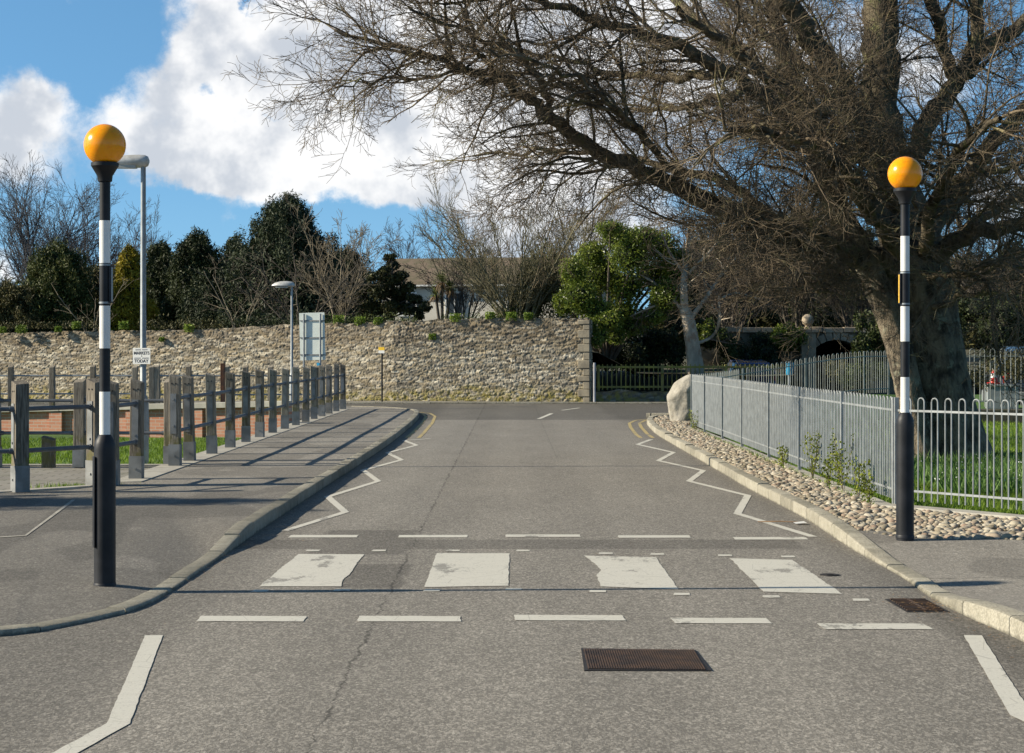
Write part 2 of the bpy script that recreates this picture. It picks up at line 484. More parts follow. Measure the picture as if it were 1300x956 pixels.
M_road = asphalt('road_asphalt', .150, True)
M_pave = asphalt('pavement_asphalt', .098, GR=.6)
M_pave2 = asphalt('pale_pavement_asphalt', .160, GR=.7)
def kerbmat():
    m, n, b = newmat('kerb_concrete'); g = n.node('ShaderNodeNewGeometry'); p = g.outputs['Position']; r = g.outputs['Random Per Island']; z = n.xyz(p)[2]
    f = n.noise(p, 7, 5, .7); c = n.ramp(n.add(n.mul(f, .7), n.mul(r, .3)), [(.3, (.20, .185, .14)), (.5, (.32, .295, .23)), (.7, (.42, .39, .31))])
    sp_ = n.ss(n.noise(p, 60, 3, .7), .45, .65); c = n.mixc(n.mul(sp_, .3), c, (.12, .11, .085, 1))
    moss = n.mul(n.ss(n.noise(p, 3.5, 5, .7), .56, .70), .4); c = n.mixc(moss, c, (.10, .10, .055, 1))
    grime = n.mul(n.sub(1., n.ss(n.add(z, n.mul(n.sub(f, .5), .06)), .0, .022)), .6); c = n.mixc(grime, c, (.06, .055, .04, 1))
    n.l.new(c, b.inputs['Base Color']); b.inputs['Roughness'].default_value = .9; n.l.new(n.bump(n.add(f, sp_), .6, .01), b.inputs['Normal']); return m
M_conc = kerbmat()
M_slab = mat('pale_concrete', (.42, .40, .34), (.30, .28, .24), 4, .85, bump=.3, bscale=50)

def paint(name, col, wear=.0):
    m, n, b = newmat(name)
    p = n.pos()
    pa = n.scale(p, (1, .5, 1))
    w1 = n.ss(n.noise(pa, 60, 6, .8), .58 - wear, .66 - wear)
    w2 = n.ss(n.add(n.noise(pa, 2.4, 5, .65), n.mul(n.sub(n.noise(pa, 45, 3, .8), .5), .25)), .60 - wear * .6, .66 - wear * .6)
    f = n.m('MAXIMUM', n.mul(w1, .40), n.mul(w2, .75))
    cr = n.voro(n.scale(p, (1, 1, 1)), 3.2, 'DISTANCE_TO_EDGE', 'Distance')
    f = n.m('MAXIMUM', f, n.mul(n.sub(1., n.ss(cr, .003, .012)), .35 if wear > .01 else 0.))
    tone = n.add(.86, n.mul(n.noise(p, 90, 2), .28))
    cc = n.mixc(f, c4(col), (.17, .16, .14, 1))
    mm = n.node('ShaderNodeMix', data_type='RGBA', blend_type='MULTIPLY'); mm.inputs[0].default_value = 1
    n.l.new(cc, mm.inputs[6]); n.l.new(n.comb(tone, tone, tone), mm.inputs[7])
    n.l.new(mm.outputs[2], b.inputs['Base Color']); b.inputs['Roughness'].default_value = .75
    n.l.new(n.bump(n.noise(p, 120, 2), .4, .004), b.inputs['Normal'])
    return m
M_white = paint('white_thermoplastic', (.56, .54, .47), .02)
M_worn = paint('worn_white_paint', (.56, .54, .47), .035)
M_yellow = paint('yellow_line_paint', (.42, .33, .14), .06)

# ------------------------------------------------------------------ ground, road
def sheet(name, polys, z, m):
    b = MB()
    for p in polys:
        b.raw([(q[0], q[1], z if len(q) < 3 else q[2]) for q in p], [tuple(range(len(p)))])
    return tag(b.build(name, m, smooth=False), kind='structure')
M_soil = mat('ground_soil', (.10, .085, .05), (.05, .06, .03), 1.5, .95)
M_grass_base = mat('lawn_base', (.07, .15, .015), (.045, .10, .010), 1.2, .95, bump=.6, bscale=30, bdist=.03)
sheet('ground', [[(-900, -300), (900, -300), (900, 1500), (-900, 1500)]], -.45, M_soil)
sheet('road', [[(-40, -30), (40, -30), (40, 13), (-40, 13)], [(-2.75, 13), (3.25, 13), (3.25, 47), (-2.75, 47)],
               [(-2.75, 47), (3.25, 47), (4.2, 50), (-2.75, 50)], [(-70, 50), (70, 50), (70, 64.75), (-70, 64.75)]], 0, M_road)

KL = [(-30, 11.2, .05), (-8, 11.3, .045), (-4.2, 11.5, .04), (-3.06, 11.77, .04), (-2.84, 12.04, .035), (-2.63, 12.5, .035), (-2.48, 12.96, .035),
      (-2.42, 13.7, .03), (-2.41, 15, .03), (-2.4, 16.3, .035), (-2.4, 17.2, .08), (-2.4, 18.4, .12), (-2.38, 21.5, .12), (-2.35, 25, .12), (-2.3, 29.5, .12),
      (-2.26, 35, .12), (-2.27, 41, .12), (-2.33, 47.2, .12), (-2.45, 52, .12), (-2.68, 54.5, .12), (-3.3, 56.3, .12), (-4.5, 57.5, .12), (-7, 58.2, .12), (-30, 58.6, .12)]
OL = [(-30, 22.3), (-9, 22.3), (-6.5, 22.4), (-5.6, 22.6), (-5.2, 22.8), (-5, 23.2), (-4.93, 23.6), (-4.93, 24), (-4.93, 24.4), (-4.93, 24.8), (-4.93, 25.2), (-4.93, 25.8),
      (-4.93, 26.6), (-4.93, 28), (-4.93, 30.5), (-4.93, 35), (-4.93, 41), (-4.93, 47), (-4.93, 51), (-4.93, 53.5), (-4.95, 55), (-5.2, 55.8), (-7, 56), (-30, 56.2)]
KR = [(3.1, -10, .12), (3.05, 8, .12), (3.0, 11.5, .12), (2.93, 12.5, .11), (2.9, 13.2, .06), (2.9, 13.8, .03), (2.94, 14.7, .03), (2.94, 15.8, .035), (2.93, 16.8, .09),
      (2.95, 17.9, .12), (2.99, 20, .12), (2.97, 22.3, .12), (2.94, 24.6, .12), (2.95, 27.5, .12), (2.96, 35.7, .12), (2.98, 40.6, .12), (3.1, 44.5, .12), (3.22, 47, .12),
      (3.5, 49, .12), (4.2, 50.5, .12), (5.6, 51.1, .12), (30, 51.3, .12)]

def kerb(name, K, side, gap=.013, step=.91):
    pts = [Vector(p) for p in K]
    S = [0.]
    for a, b in zip(pts, pts[1:]): S.append(S[-1] + math.hypot(b.x - a.x, b.y - a.y))
    # smoothed sampling
    A = np.array([tuple(p) for p in pts]); S = np.array(S)
    def at(s): return np.array([np.interp(s, S, A[:, i]) for i in range(3)])
    def nrm(s):
        d = at(min(s + .25, S[-1])) - at(max(s - .25, 0)); d = d[:2] / np.linalg.norm(d[:2])
        return np.array([-d[1], d[0]]) * side
    b = MB(); s = 0.
    while s < S[-1] - .3:
        e = min(s + step - gap, S[-1]); k = 4
        vs = []
        jz = random.gauss(0, .004)
        for i in range(k):
            t = s + (e - s) * i / (k - 1); p = at(t); nn = nrm(t)
            for off, zz in ((0, -.12), (0, p[2] - .02 + jz), (.008, p[2] - .006 + jz), (.022, p[2] + jz), (.135, p[2] + jz), (.135, -.12)):
                vs.append((p[0] + nn[0] * off, p[1] + nn[1] * off, zz))
        fs = []
        for i in range(k - 1):
            for j in range(6):
                q = (i * 6 + j, i * 6 + (j + 1) % 6, (i + 1) * 6 + (j + 1) % 6, (i + 1) * 6 + j)
                fs.append(q if side > 0 else q[::-1])
        fs.append(tuple(range(6))); fs.append(tuple(range((k - 1) * 6, k * 6)))
        b.raw(vs, fs); s += step
    o = b.build(name, M_conc, smooth=True, ang=30)
    return tag(o, kind='structure')
KLs = smooth_path(KL, 5); OLs = smooth_path([(*o_, 0.) for o_ in OL], 5); KRs = smooth_path(KR, 5)
kerb('kerb', KLs, 1); kerb('kerb', KRs, -1)
# far kerb along the foot of the stone wall
kerb('kerb', [(-60, 64.75, .06), (60, 64.75, .06)], 1)

def loft(name, K, O, side, zout, m, fr=(0, .03, .07, .13, .22, .4, .7, 1), zfn=None):
    V = []; k = len(K); nf = len(fr)
    for i in range(k):
        a = K[max(i - 1, 0)]; b = K[min(i + 1, k - 1)]
        d = Vector((b[0] - a[0], b[1] - a[1])).normalized(); nn = Vector((-d.y, d.x)) * side
        p = Vector((K[i][0], K[i][1])) + nn * .13; q = Vector(O[i]); h = K[i][2] - .011
        for f in fr:
            t = min(1, f * (q - p).length / 3.2)
            c = p.lerp(q, f)
            V.append((c.x, c.y, h + (zout - h) * t))
    Fc = []
    for i in range(k - 1):
        for j in range(nf - 1):
            a = i * nf + j; Fc.append((a, a + 1, a + nf + 1, a + nf))
    # skirt on the outer side
    o0 = len(V)
    for i in range(k):
        x, y, z = V[i * nf + nf - 1]; V.append((x, y, -.4))
    for i in range(k - 1):
        a = i * nf + nf - 1; Fc.append((a, a + nf, o0 + i + 1, o0 + i))
    b = MB(); b.raw(V, Fc)
    return tag(b.build(name, m, smooth=True, ang=20), kind='structure')
def dens(K, O, k=3):
    A = []; B = []
    for i in range(len(K) - 1):
        for t in range(k):
            f = t / k
            A.append(tuple(K[i][j] + (K[i + 1][j] - K[i][j]) * f for j in range(3))); B.append(tuple(O[i][j] + (O[i + 1][j] - O[i][j]) * f for j in range(2)))
    A.append(K[-1]); B.append(O[-1]); return A, B
loft('pavement', KLs, [o_[:2] for o_ in OLs], 1, .10, M_pave)
KR1 = [k for k in KR if k[1] < 17] + [(2.95, 17.55, .12)]
OR1 = [(30, -10), (30, 7), (30, 10.5), (30, 11.5), (30, 12.2), (30, 12.9), (30, 13.6), (30, 14.6), (30, 15.4), (30, 16.0)]
A_, B_ = smooth_path(KR1, 5), [o_[:2] for o_ in smooth_path([(*o_, 0.) for o_ in OR1], 5)]; loft('pavement', A_, B_, -1, .11, M_pave2, fr=(0, .01, .025, .045, .08, .2, .5, 1))
# paving around the far left arm and behind the brick wall
M_paver = None
def pavermat():
    m, n, b = newmat('block_paving')
    p = n.pos()
    br = n.node('ShaderNodeTexBrick'); n.l.new(p, br.inputs['Vector'])
    br.inputs['Scale'].default_value = 1; br.inputs['Brick Width'].default_value = .42; br.inputs['Row Height'].default_value = .21
    br.inputs['Mortar Size'].default_value = .012
    br.inputs['Color1'].default_value = (.22, .20, .17, 1); br.inputs['Color2'].default_value = (.28, .26, .22, 1); br.inputs['Mortar'].default_value = (.09, .085, .06, 1)
    st = n.mixc(n.mul(n.ss(n.noise(p, 1.4, 4), .45, .7), .5), br.outputs[0], (.13, .13, .08, 1))
    n.l.new(st, b.inputs['Base Color']); b.inputs['Roughness'].default_value = .85
    return m
M_paver = pavermat()
sheet('path', [[(-30, 22.3), (-4.9, 22.3), (-4.9, 28.3), (-30, 28.3)]], .055, M_paver)
sheet('path', [[(-40, 44.2), (-4.95, 47.5), (-4.95, 56), (-40, 56.2)]], -.02, M_paver)
sheet('pavement', [[(-70, 64.88), (70, 64.88), (70, 66.6), (-70, 66.6)]], .055, M_pave)
# pale edging strips beside the fence line
b = MB()
b.prism([(-4.95, 24.2), (-4.55, 24.2), (-4.55, 54.9), (-4.95, 54.9)], .0, .112)
for k in range(30):
    pass
tag(b.build('pavement_edging', M_slab, bevel=.006), kind='structure')
b = MB(); b.prism([(-14, 21.75), (-5.9, 22.25), (-5.0, 23.35), (-5.0, 23.6), (-6.0, 22.5), (-14, 22.0)], 0, .114)
tag(b.build('pavement_edging', M_slab, bevel=.006), kind='structure')
b = MB(); b.prism([(-30, 28.25), (-4.98, 28.25), (-4.98, 28.45), (-30, 28.45)], -.2, .085)
tag(b.build('pavement_edging', M_slab, bevel=.006), kind='structure')
sheet('footway_paving', [[(3.35, 8), (5.5, 8), (5.5, 12.9), (3.6, 13.0), (3.25, 12.4)]], .1135, M_paver)
# thin concrete seam in the left pavement
b = MB(); b.raw([(-4.25, 17.18, .1045), (-4.22, 17.12, .1045), (-4.72, 21.3, .1045), (-4.76, 21.3, .1045)], [(0, 1, 2, 3)])
b.raw([(-9, 13.2, .1045), (-9, 13.1, .1045), (-4.22, 17.12, .1045), (-4.25, 17.18, .1045)], [(0, 1, 2, 3)])
tag(b.build('pavement_joint', M_slab, smooth=False), kind='structure')
# slightly sunken grass strip in front of the brick wall
def grid(name, xs, ys, zf, m):
    V = [(x, y, zf(x, y)) for y in ys for x in xs]; k = len(xs)
    b = MB(); b.raw(V, [(j * k + i, j * k + i + 1, (j + 1) * k + i + 1, (j + 1) * k + i) for j in range(len(ys) - 1) for i in range(k - 1)])
    return tag(b.build(name, m), kind='structure')
def zg(x, y): return .06 - .30 * min(1, max(0, (y - 28.4) / 13)) + .02 * math.sin(x * 1.3) * math.cos(y * .9)
grid('grass_bank', np.linspace(-30, -4.95, 40), np.linspace(28.4, 47.6, 24), zg, M_grass_base)
def sm(t): t = max(0, min(1, t)); return t * t * (3 - 2 * t)
def zl(x, y): return .10 + .5 * sm((x - 4.2) / 4) * sm((y - 24) / 20) + .012 * math.sin(x * 2.1 + y)
def lawn_left(y): return 3.97 if y > 20.5 else 3.97 + (20.5 - y) * .70
ys = np.linspace(12, 50.8, 60); V = []; k = 40
for y_ in ys:
    for i in range(k):
        t = (i / (k - 1)) ** 1.6; x_ = lawn_left(y_) + t * (40 - lawn_left(y_)); V.append((x_, y_, zl(x_, y_)))
b = MB(); b.raw(V, [(j * k + i, j * k + i + 1, (j + 1) * k + i + 1, (j + 1) * k + i) for j in range(len(ys) - 1) for i in range(k - 1)])
tag(b.build('lawn', M_grass_base), kind='structure')
# bedding mortar under the cobbles
M_mortar = mat('cobble_mortar', (.16, .12, .07), (.08, .065, .04), 3, .95, bump=.6, bscale=40)
b = MB()
b.prism([(3.07, 17.6), (3.4, 16.9), (6.2, 16.45), (6.4, 16.3), (4.0, 20.6), (3.95, 44), (6, 47.5), (6, 50.9), (4.3, 50.45), (3.6, 48.9), (3.34, 47), (3.22, 44.5), (3.1, 40.6), (3.08, 35.7), (3.07, 27.5), (3.06, 24.6), (3.09, 22.3), (3.11, 20), (3.07, 17.9)], -.1, .088)
tag(b.build('cobble_bed_base', M_mortar, smooth=False), kind='structure')

# ------------------------------------------------------------------ cobbles
def ico():
    import bmesh
    bm = bmesh.new(); bmesh.ops.create_icosphere(bm, subdivisions=2, radius=1)
    V = np.array([v.co[:] for v in bm.verts]); Fc = np.array([[v.index for v in f.verts] for f in bm.faces]); bm.free(); return V, Fc
IV, IF = ico()
def rocks(name, pts, size, m, sq=(.55, .8), label=None, bury=.3):
    N = len(pts); V = []; 
    for (x_, y_, z_), s_ in zip(pts, size):
        a = random.random() * 6.28; e = .6 + .3 * random.random(); h = random.uniform(*sq)
        dd_ = 1 + .16 * np.sin(IV @ np.array([random.uniform(-3, 3) for _ in range(3)]) + random.random() * 6)
        q = IV * dd_[:, None] * np.array([s_, s_ * e, s_ * e * h])
        ca, sa = math.cos(a), math.sin(a); tl = random.gauss(0, .15)
        qx = q[:, 0] * ca - q[:, 1] * sa; qy = q[:, 0] * sa + q[:, 1] * ca; qz = q[:, 2] + qx * tl
        V.append(np.stack([qx + x_, qy + y_, qz + z_ + s_ * e * h * bury], 1))
    Q = (IF[None] + (np.arange(N) * len(IV))[:, None, None]).reshape(-1, 3)
    return npmesh(name, np.concatenate(V), Q, m, smooth=True)
def stonemat():
    m, n, b = newmat('cobble_stone')
    g = n.node('ShaderNodeNewGeometry'); r = g.outputs['Random Per Island']
    c = n.ramp(r, [(0, (.18, .15, .10)), (.25, (.36, .31, .22)), (.42, (.30, .21, .15)), (.6, (.44, .39, .29)), (.8, (.25, .225, .18)), (1, (.52, .47, .37))])
    d = n.mixc(n.mul(n.ss(n.noise(g.outputs['Position'], 30, 4), .45, .7), .4), c, (.22, .17, .11, 1))
    n.l.new(d, b.inputs['Base Color']); b.inputs['Roughness'].default_value = .75
    n.l.new(n.bump(n.noise(g.outputs['Position'], 70, 3), .3), b.inputs['Normal'])
    return m
M_cob = stonemat()
def kx_at(y_): return float(np.interp(y_, [k[1] for k in KR[:19]], [k[0] for k in KR[:19]])) + .135
pts = []; size = []
def try_cob(cells, x_, y_, s_):
    key = (int(x_ / .14), int(y_ / .14))
    for i in (-1, 0, 1):
        for j in (-1, 0, 1):
            for (a, b_, c_) in cells.get((key[0] + i, key[1] + j), ()):
                if (a - x_) ** 2 + (b_ - y_) ** 2 < (.80 * (c_ + s_)) ** 2: return
    cells.setdefault(key, []).append((x_, y_, s_)); pts.append((x_, y_, .095)); size.append(s_)
cells = {}
for _ in range(70000):
    y_ = random.uniform(16.6, 50.3); s_ = random.choice((.026, .034, .042, .05, .06)) * random.uniform(.85, 1.15)
    if y_ < 20.6:
        x0 = max(kx_at(max(y_, 17.6)), 3.1 if y_ > 17.5 else 3.12 + (17.5 - y_) * .5); x1 = lawn_left(y_) - .17
        if y_ < 16.95 - (min(x1, 6) - 3.4) * .17: pass
    elif y_ < 44: x0, x1 = kx_at(y_), 3.80
    else: x0 = (kx_at(y_) if y_ < 49 else 4.0); x1 = 4.2 + (y_ - 44) * .4
    if y_ < 20.6:
        x_ = random.uniform(x0, x1)
        if y_ < 17.55 - (x_ - 3.08) * 1.6 or y_ < 17.0 - (x_ - 3.4) * .17: continue
    else: x_ = random.uniform(x0, x1)
    if x_ - s_ < kx_at(min(max(y_, 17.), 49)) : continue
    if (x_ - 3.373) ** 2 + (y_ - 16.9) ** 2 < .13 ** 2: continue
    try_cob(cells, x_, y_, s_)
ck = rocks('cobbles', pts, size, M_cob, bury=.1)
tag(ck, 'rounded buff and grey cobbles set along the foot of the galvanised railing', 'cobbles', kind='stuff')

# ------------------------------------------------------------------ road markings
ZM = .004
def ZR(): return ZM
def ribbon(b, pts, wd, z=ZM):
    pts = [Vector((p[0], p[1])) for p in pts]; q_ = []
    for a, c in zip(pts, pts[1:]):
        m_ = max(1, int((c - a).length / .09)); q_ += [a.lerp(c, t / m_) for t in range(m_)]
    pts = q_ + [pts[-1]]; k = len(pts); L = []; Rr = []
    for i in range(k):
        d0 = (pts[i] - pts[i - 1]).normalized() if i else None; d1 = (pts[i + 1] - pts[i]).normalized() if i < k - 1 else None
        if d0 is None: d0 = d1
        if d1 is None: d1 = d0
        n0 = Vector((-d0.y, d0.x)); n1 = Vector((-d1.y, d1.x)); nn = (n0 + n1).normalized(); s = 1 / max(.35, nn.dot(n0))
        L.append(pts[i] + nn * (wd / 2 * s + random.gauss(0, .0014))); Rr.append(pts[i] - nn * (wd / 2 * s + random.gauss(0, .0014)))
    b.raw([(p.x, p.y, z) for p in L] + [(p.x, p.y, z) for p in Rr], [(i + k, i + 1 + k, i + 1, i) for i in range(k - 1)])
def rough(poly, j=.0028, st=.06):
    out = []
    for i in range(len(poly)):
        a = Vector(poly[i]); c = Vector(poly[(i + 1) % len(poly)]); k = max(1, int((c - a).length / st)); d = (c - a).normalized(); nn = Vector((-d.y, d.x)); w_ = 0
        for t in range(k):
            w_ = w_ * .6 + random.gauss(0, j); q = a.lerp(c, t / k) + nn * w_; out.append((q.x, q.y))
    return out
def marking(name, polys, m=None, z=ZM):
    b = MB()
    for p in polys:
        p = rough(p)
        b.raw([(q[0], q[1], z) for q in p], [tuple(range(len(p)))])
    return tag(b.build(name, m or M_white, smooth=False), kind='structure')
marking('zebra_stripe', [[(-1.83, 14.26), (-1.24, 14.26), (-1.26, 14.6), (-1.24, 15.3), (-1.25, 15.9), (-1.24, 16.52), (-1.79, 16.55)]], M_worn)
marking('zebra_stripe', [[(-.63, 14.22), (-.025, 14.3), (-.02, 16.6), (-.635, 16.62)]], M_worn)
marking('zebra_stripe', [[(.64, 14.26), (1.19, 14.08), (1.19, 16.28), (.60, 16.42), (.645, 16.0), (.68, 15.6), (.69, 15.3), (.645, 15.0)]], M_worn)
marking('zebra_stripe', [[(1.78, 13.95), (2.32, 13.82), (2.29, 16.08), (1.79, 16.2)]], M_worn)
for x0, x1, yy in ((-1.99, -1.31, 12.55), (-.97, -.32, 12.55), (.02, .72, 12.6), (1.02, 1.63, 12.46), (1.92, 2.58, 12.2)):
    marking('give_way_dash', [[(x0, yy - .14), (x1, yy - .15), (x1 - .01, yy + .1), (x0 - .01, yy + .12)]])
for x0, x1, yy in ((-2.05, -1.42, 18.15), (-1.04, -.41, 18.15), (-.06, .63, 18.2), (.98, 1.64, 18.12), (2.02, 2.68, 17.95)):
    marking('give_way_dash', [[(x0, yy - .13), (x1, yy - .12), (x1, yy + .12), (x0, yy + .11)]])
stud = [(-1.70, 16.85), (-1.14, 16.85), (-.505, 16.85), (.094, 16.85), (.79, 16.62), (1.22, 16.55), (1.78, 16.45), (2.29, 16.35),
        (-1.79, 14.0), (-1.21, 14.05), (-.57, 14.03), (.01, 14.1), (.61, 13.98), (1.19, 13.82), (1.80, 13.68), (2.39, 13.5)]
for (x_, y_) in stud:
    marking('crossing_stud', [[(x_ - .062, y_ - .06), (x_ - .02, y_ - .075), (x_ + .055, y_ - .06), (x_ + .06, y_ + .055), (x_ - .05, y_ + .06)]])
zl_ = [(-2.16, 18.7), (-1.77, 20.9), (-2.16, 23.1), (-1.76, 25.9), (-2.14, 28.3), (-1.74, 31), (-2.1, 33.2), (-1.74, 35.9), (-2.07, 37.8), (-1.6, 38.6)]
zr_ = [(2.77, 18.1), (2.37, 20.7), (2.79, 23.3), (2.33, 25.9), (2.74, 28.2), (2.29, 30.8), (2.73, 33.3), (2.31, 36.2), (2.71, 38.3)]
for L_ in (zl_, zr_):
    b = MB(); ribbon(b, L_, .085); tag(b.build('zigzag_line', M_white, smooth=False), kind='structure')
b = MB(); ribbon(b, [(-2.145, 11.8), (-1.80, 9.0), (-2.15, 6.5)], .105); tag(b.build('zigzag_line', M_white, smooth=False), kind='structure')
b = MB(); ribbon(b, [(2.76, 11.8), (2.38, 9.2), (2.76, 6.7)], .105); tag(b.build('zigzag_line', M_white, smooth=False), kind='structure')
def offs(K, d, y0, y1):
    out = []
    for i in range(1, len(K) - 1):
        a, b_ = K[i - 1], K[i + 1]; t = Vector((b_[0] - a[0], b_[1] - a[1])).normalized(); nn = Vector((t.y, -t.x)) * (1 if d > 0 else -1)
        if y0 <= K[i][1] <= y1: out.append((K[i][0] + nn.x * abs(d), K[i][1] + nn.y * abs(d)))
    return out
KLd = dens(KL, OL, 3)[0]; KRd = dens(KR, KR, 3)[0]
for d in (.18, .42):
    b = MB(); ribbon(b, [q for q in offs(KLd, d, 39, 58.35)], .075); tag(b.build('double_yellow_line', M_yellow, smooth=False), kind='structure')
    b = MB(); ribbon(b, [q for q in offs(KRd, -d, 38.8, 51.2)], .075); tag(b.build('double_yellow_line', M_yellow, smooth=False), kind='structure')
b = MB(); ribbon(b, [(.68, 50.0), (1.1, 54.5)], .11); tag(b.build('centre_dash', M_white, smooth=False), kind='structure')
b = MB(); ribbon(b, [(1.45, 57.4), (2.05, 59.9)], .11); tag(b.build('centre_dash', M_white, smooth=False), kind='structure')
b = MB(); ribbon(b, [(-3.45, 60.0), (-3.2, 58.2)], .11); tag(b.build('centre_dash', M_white, smooth=False), kind='structure')

# ------------------------------------------------------------------ iron covers in the road
M_rust = mat('rusty_iron', (.11, .065, .04), (.05, .035, .028), 7, .7, .3, bump=.4, bscale=60)
M_iron = mat('dark_iron', (.045, .04, .037), (.03, .027, .025), 9, .6, .4, bump=.3)
e = empty('drain_cover', (.72, 10.85, 0), label='large rusty ribbed iron cover set in the road near the zebra crossing', cat='drain cover')
b = MB(); b.prism([(-.335, -.36), (.345, -.37), (.325, .35), (-.325, .42)], -.03, .006); b.build('frame', M_iron, e, smooth=False)
b = MB()
for i in range(46):
    f = (i + .5) / 46; x_ = -.315 + .63 * f
    b.box((x_, .02 - .03 * f, .008), (.0075, .70, .008))
b.build('ribbed_plate', M_rust, e, smooth=False)
e = empty('gully_grate', (2.71, 13.2, 0), label='small rusty gully grate clogged with leaves beside the dropped kerb', cat='drain grate')
b = MB(); b.prism([(-.13, -.34), (.15, -.34), (.13, .32), (-.15, .32)], -.03, .005); b.build('frame', M_iron, e, smooth=False)
b = MB()
for i in range(9): b.box((0, -.28 + i * .07, .009), (.24, .026, .009))
b.box((0, 0, .008), (.02, .6, .01)); b.build('grate', M_rust, e, smooth=False)
b = MB(); b.lathe([(.001, 0), (.075, 0), (.075, .007), (.001, .007)], 16); b.box((0, 0, .008), (.05, .05, .004))
tag(b.build('valve_cover', M_iron), 'small round iron valve cover beside the last zebra stripe', 'valve cover').location = (2.42, 15.0, 0)

# ------------------------------------------------------------------ beacons
def sm(t): t = max(0, min(1, t)); return t * t * (3 - 2 * t)
M_black = mat('black_pole_paint', (.022, .023, .027), (.010, .011, .013), 5, .5, bump=.05, bscale=30, spec=.3)
M_pwhite = mat('white_pole_paint', (.78, .78, .75), (.70, .69, .65), 5, .45)
M_galv = mat('galvanised_steel', (.33, .355, .365), (.25, .27, .28), 7, .5, .35)
M_galv2 = mat('railing_steel', (.33, .35, .35), (.24, .255, .255), 8, .5, .25)
M_amber = None
def ambermat():
    m, n, b = newmat('amber_globe')
    p = n.pos()
    n.l.new(n.mixc(n.ss(n.noise(p, 14, 4), .52, .75), (1., .36, .003, 1), (.88, .28, .006, 1)), b.inputs['Base Color'])
    b.inputs['Roughness'].default_value = .22; b.inputs['Subsurface Weight'].default_value = .25
    b.inputs['Subsurface Radius'].default_value = (.08, .04, .01); b.inputs['Subsurface Scale'].default_value = .6
    return m
M_amber = ambermat()
def beacon(loc, label, door_a, plate_a, yellow=False):
    e = empty('belisha_beacon', loc, label=label, cat='crossing beacon', group='amber globe beacons at the zebra crossing')
    e.scale = (.972, .972, .972)
    b = MB(); b.lathe([(.078, -.3), (.078, 1.0), (.076, 1.04), (.066, 1.07), (.048, 1.10), (.042, 1.108)], 28)
    b.lathe([(.083, .0), (.083, .02), (.079, .03)], 28)
    b.build('base_sleeve', M_black, e, bevel=.0)
    b = MB(); prof = []; mis = []
    zs = [1.105, 1.42, 1.735, 2.045, 2.355, 2.665, 2.99]; col_ = [1, 0, 1, 0, 1, 0]
    for i in range(6):
        prof += [(.039, zs[i]), (.039, zs[i + 1])]; mis += [col_[i], col_[i]]
    b.lathe(prof, 24, mis=mis[:-1] + [0]); b.build('pole', [M_black, M_pwhite], e)
    b = MB(); b.lathe([(.040, 2.945), (.052, 2.95), (.056, 2.99), (.095, 3.055), (.100, 3.06), (.100, 3.085), (.085, 3.09)], 28)
    if yellow is False: pass
    b.build('collar', M_black, e)
    b = MB(); k = 22
    b.lathe([(.152 * math.sin(math.pi * (.13 + .87 * (1 - i / k))), -.152 * math.cos(math.pi * (.13 + .87 * (1 - i / k))) * 1) for i in range(k, -1, -1)][::-1] if False else
            [(max(.0008, .152 * math.sin(math.pi * (1 - t))), .152 * math.cos(math.pi * (1 - t))) for t in [.19 + (1 - .19) * i / k for i in range(k + 1)]], 36, (0, 0, 3.215))
    b.build('globe', M_amber, e)
    b = MB(); b.box((0, -.0795, .62), (.085, .008, .66)); b.lathe([(.006, 0), (.006, .004)], 8, (0, -.083, .36))
    o = b.build('access_door', M_black, e, bevel=.003); o.rotation_euler = (0, 0, door_a)
    for z_ in (2.06, 2.335):
        b = MB(); b.lathe([(.0395, z_), (.0415, z_), (.0415, z_ + .014), (.0395, z_ + .014)], 24); b.build('steel_band', M_galv, e)
    b = MB(); b.box((0, -.046, 2.2), (.05, .014, .27), mi=1); b.box((0, -.0545, 2.2), (.032, .003, .25), mi=0)
    o = b.build('notice_plate', [mat('notice_yellow', (.75, .45, .04), (.5, .3, .04), 60, .5) if yellow else M_galv, M_black], e, bevel=.002); o.rotation_euler = (0, 0, plate_a)
    return e
beacon((-2.88, 13.93, .04), 'black and white striped pole with amber globe standing on the left pavement', R(-70), R(80))
beacon((3.373, 16.9, .105), 'black and white striped pole with amber globe standing beside the galvanised railing', R(150), R(-85), True)

# patch of broken tarmac round the feet
b = MB(); rr = [(math.cos(a) * .24 * (1 + .12 * math.sin(3 * a)), math.sin(a) * .3) for a in np.linspace(0, 6.283, 17)[:-1]]
zpv = lambda x_: .019 + .081 * max(0, (-2.55 - x_) / 3.2) + .007
b.raw([(-2.9 + x_ * 1.15, 13.85 + y_, zpv(-2.9 + x_ * 1.15)) for x_, y_ in rr], [tuple(range(16))])
tag(b.build('pavement_patch', mat('mossy_patch', (.10, .095, .06), (.06, .06, .035), 20, .95), smooth=False), kind='structure')

# ------------------------------------------------------------------ timber post and steel rail fences
def timbermat(name, c1, c2, c3):
    m, n, b = newmat(name)
    p = n.node('ShaderNodeTexCoord').outputs['Object']; oi = n.node('ShaderNodeObjectInfo').outputs['Random']
    X, Y, Z = n.xyz(p)
    q = n.comb(n.add(X, n.mul(oi, 9.)), n.add(Y, n.mul(oi, 5.)), n.mul(Z, .08))
    g = n.noise(q, 55, 4, .65)
    base = n.ramp(n.add(g, n.mul(n.sub(oi, .5), .22)), [(.3, c1), (.5, c2), (.7, c3)])
    moss = n.mul(n.mul(n.ss(n.noise(n.comb(X, n.add(Y, n.mul(oi, 7.)), Z), 7, 4), .42, .6), n.sub(1., n.ss(Z, .35, .6))), .7)
    n.l.new(n.mixc(moss, base, (.12, .115, .025, 1)), b.inputs['Base Color']); b.inputs['Roughness'].default_value = .85
    n.l.new(n.bump(g, .5, .01), b.inputs['Normal'])
    return m
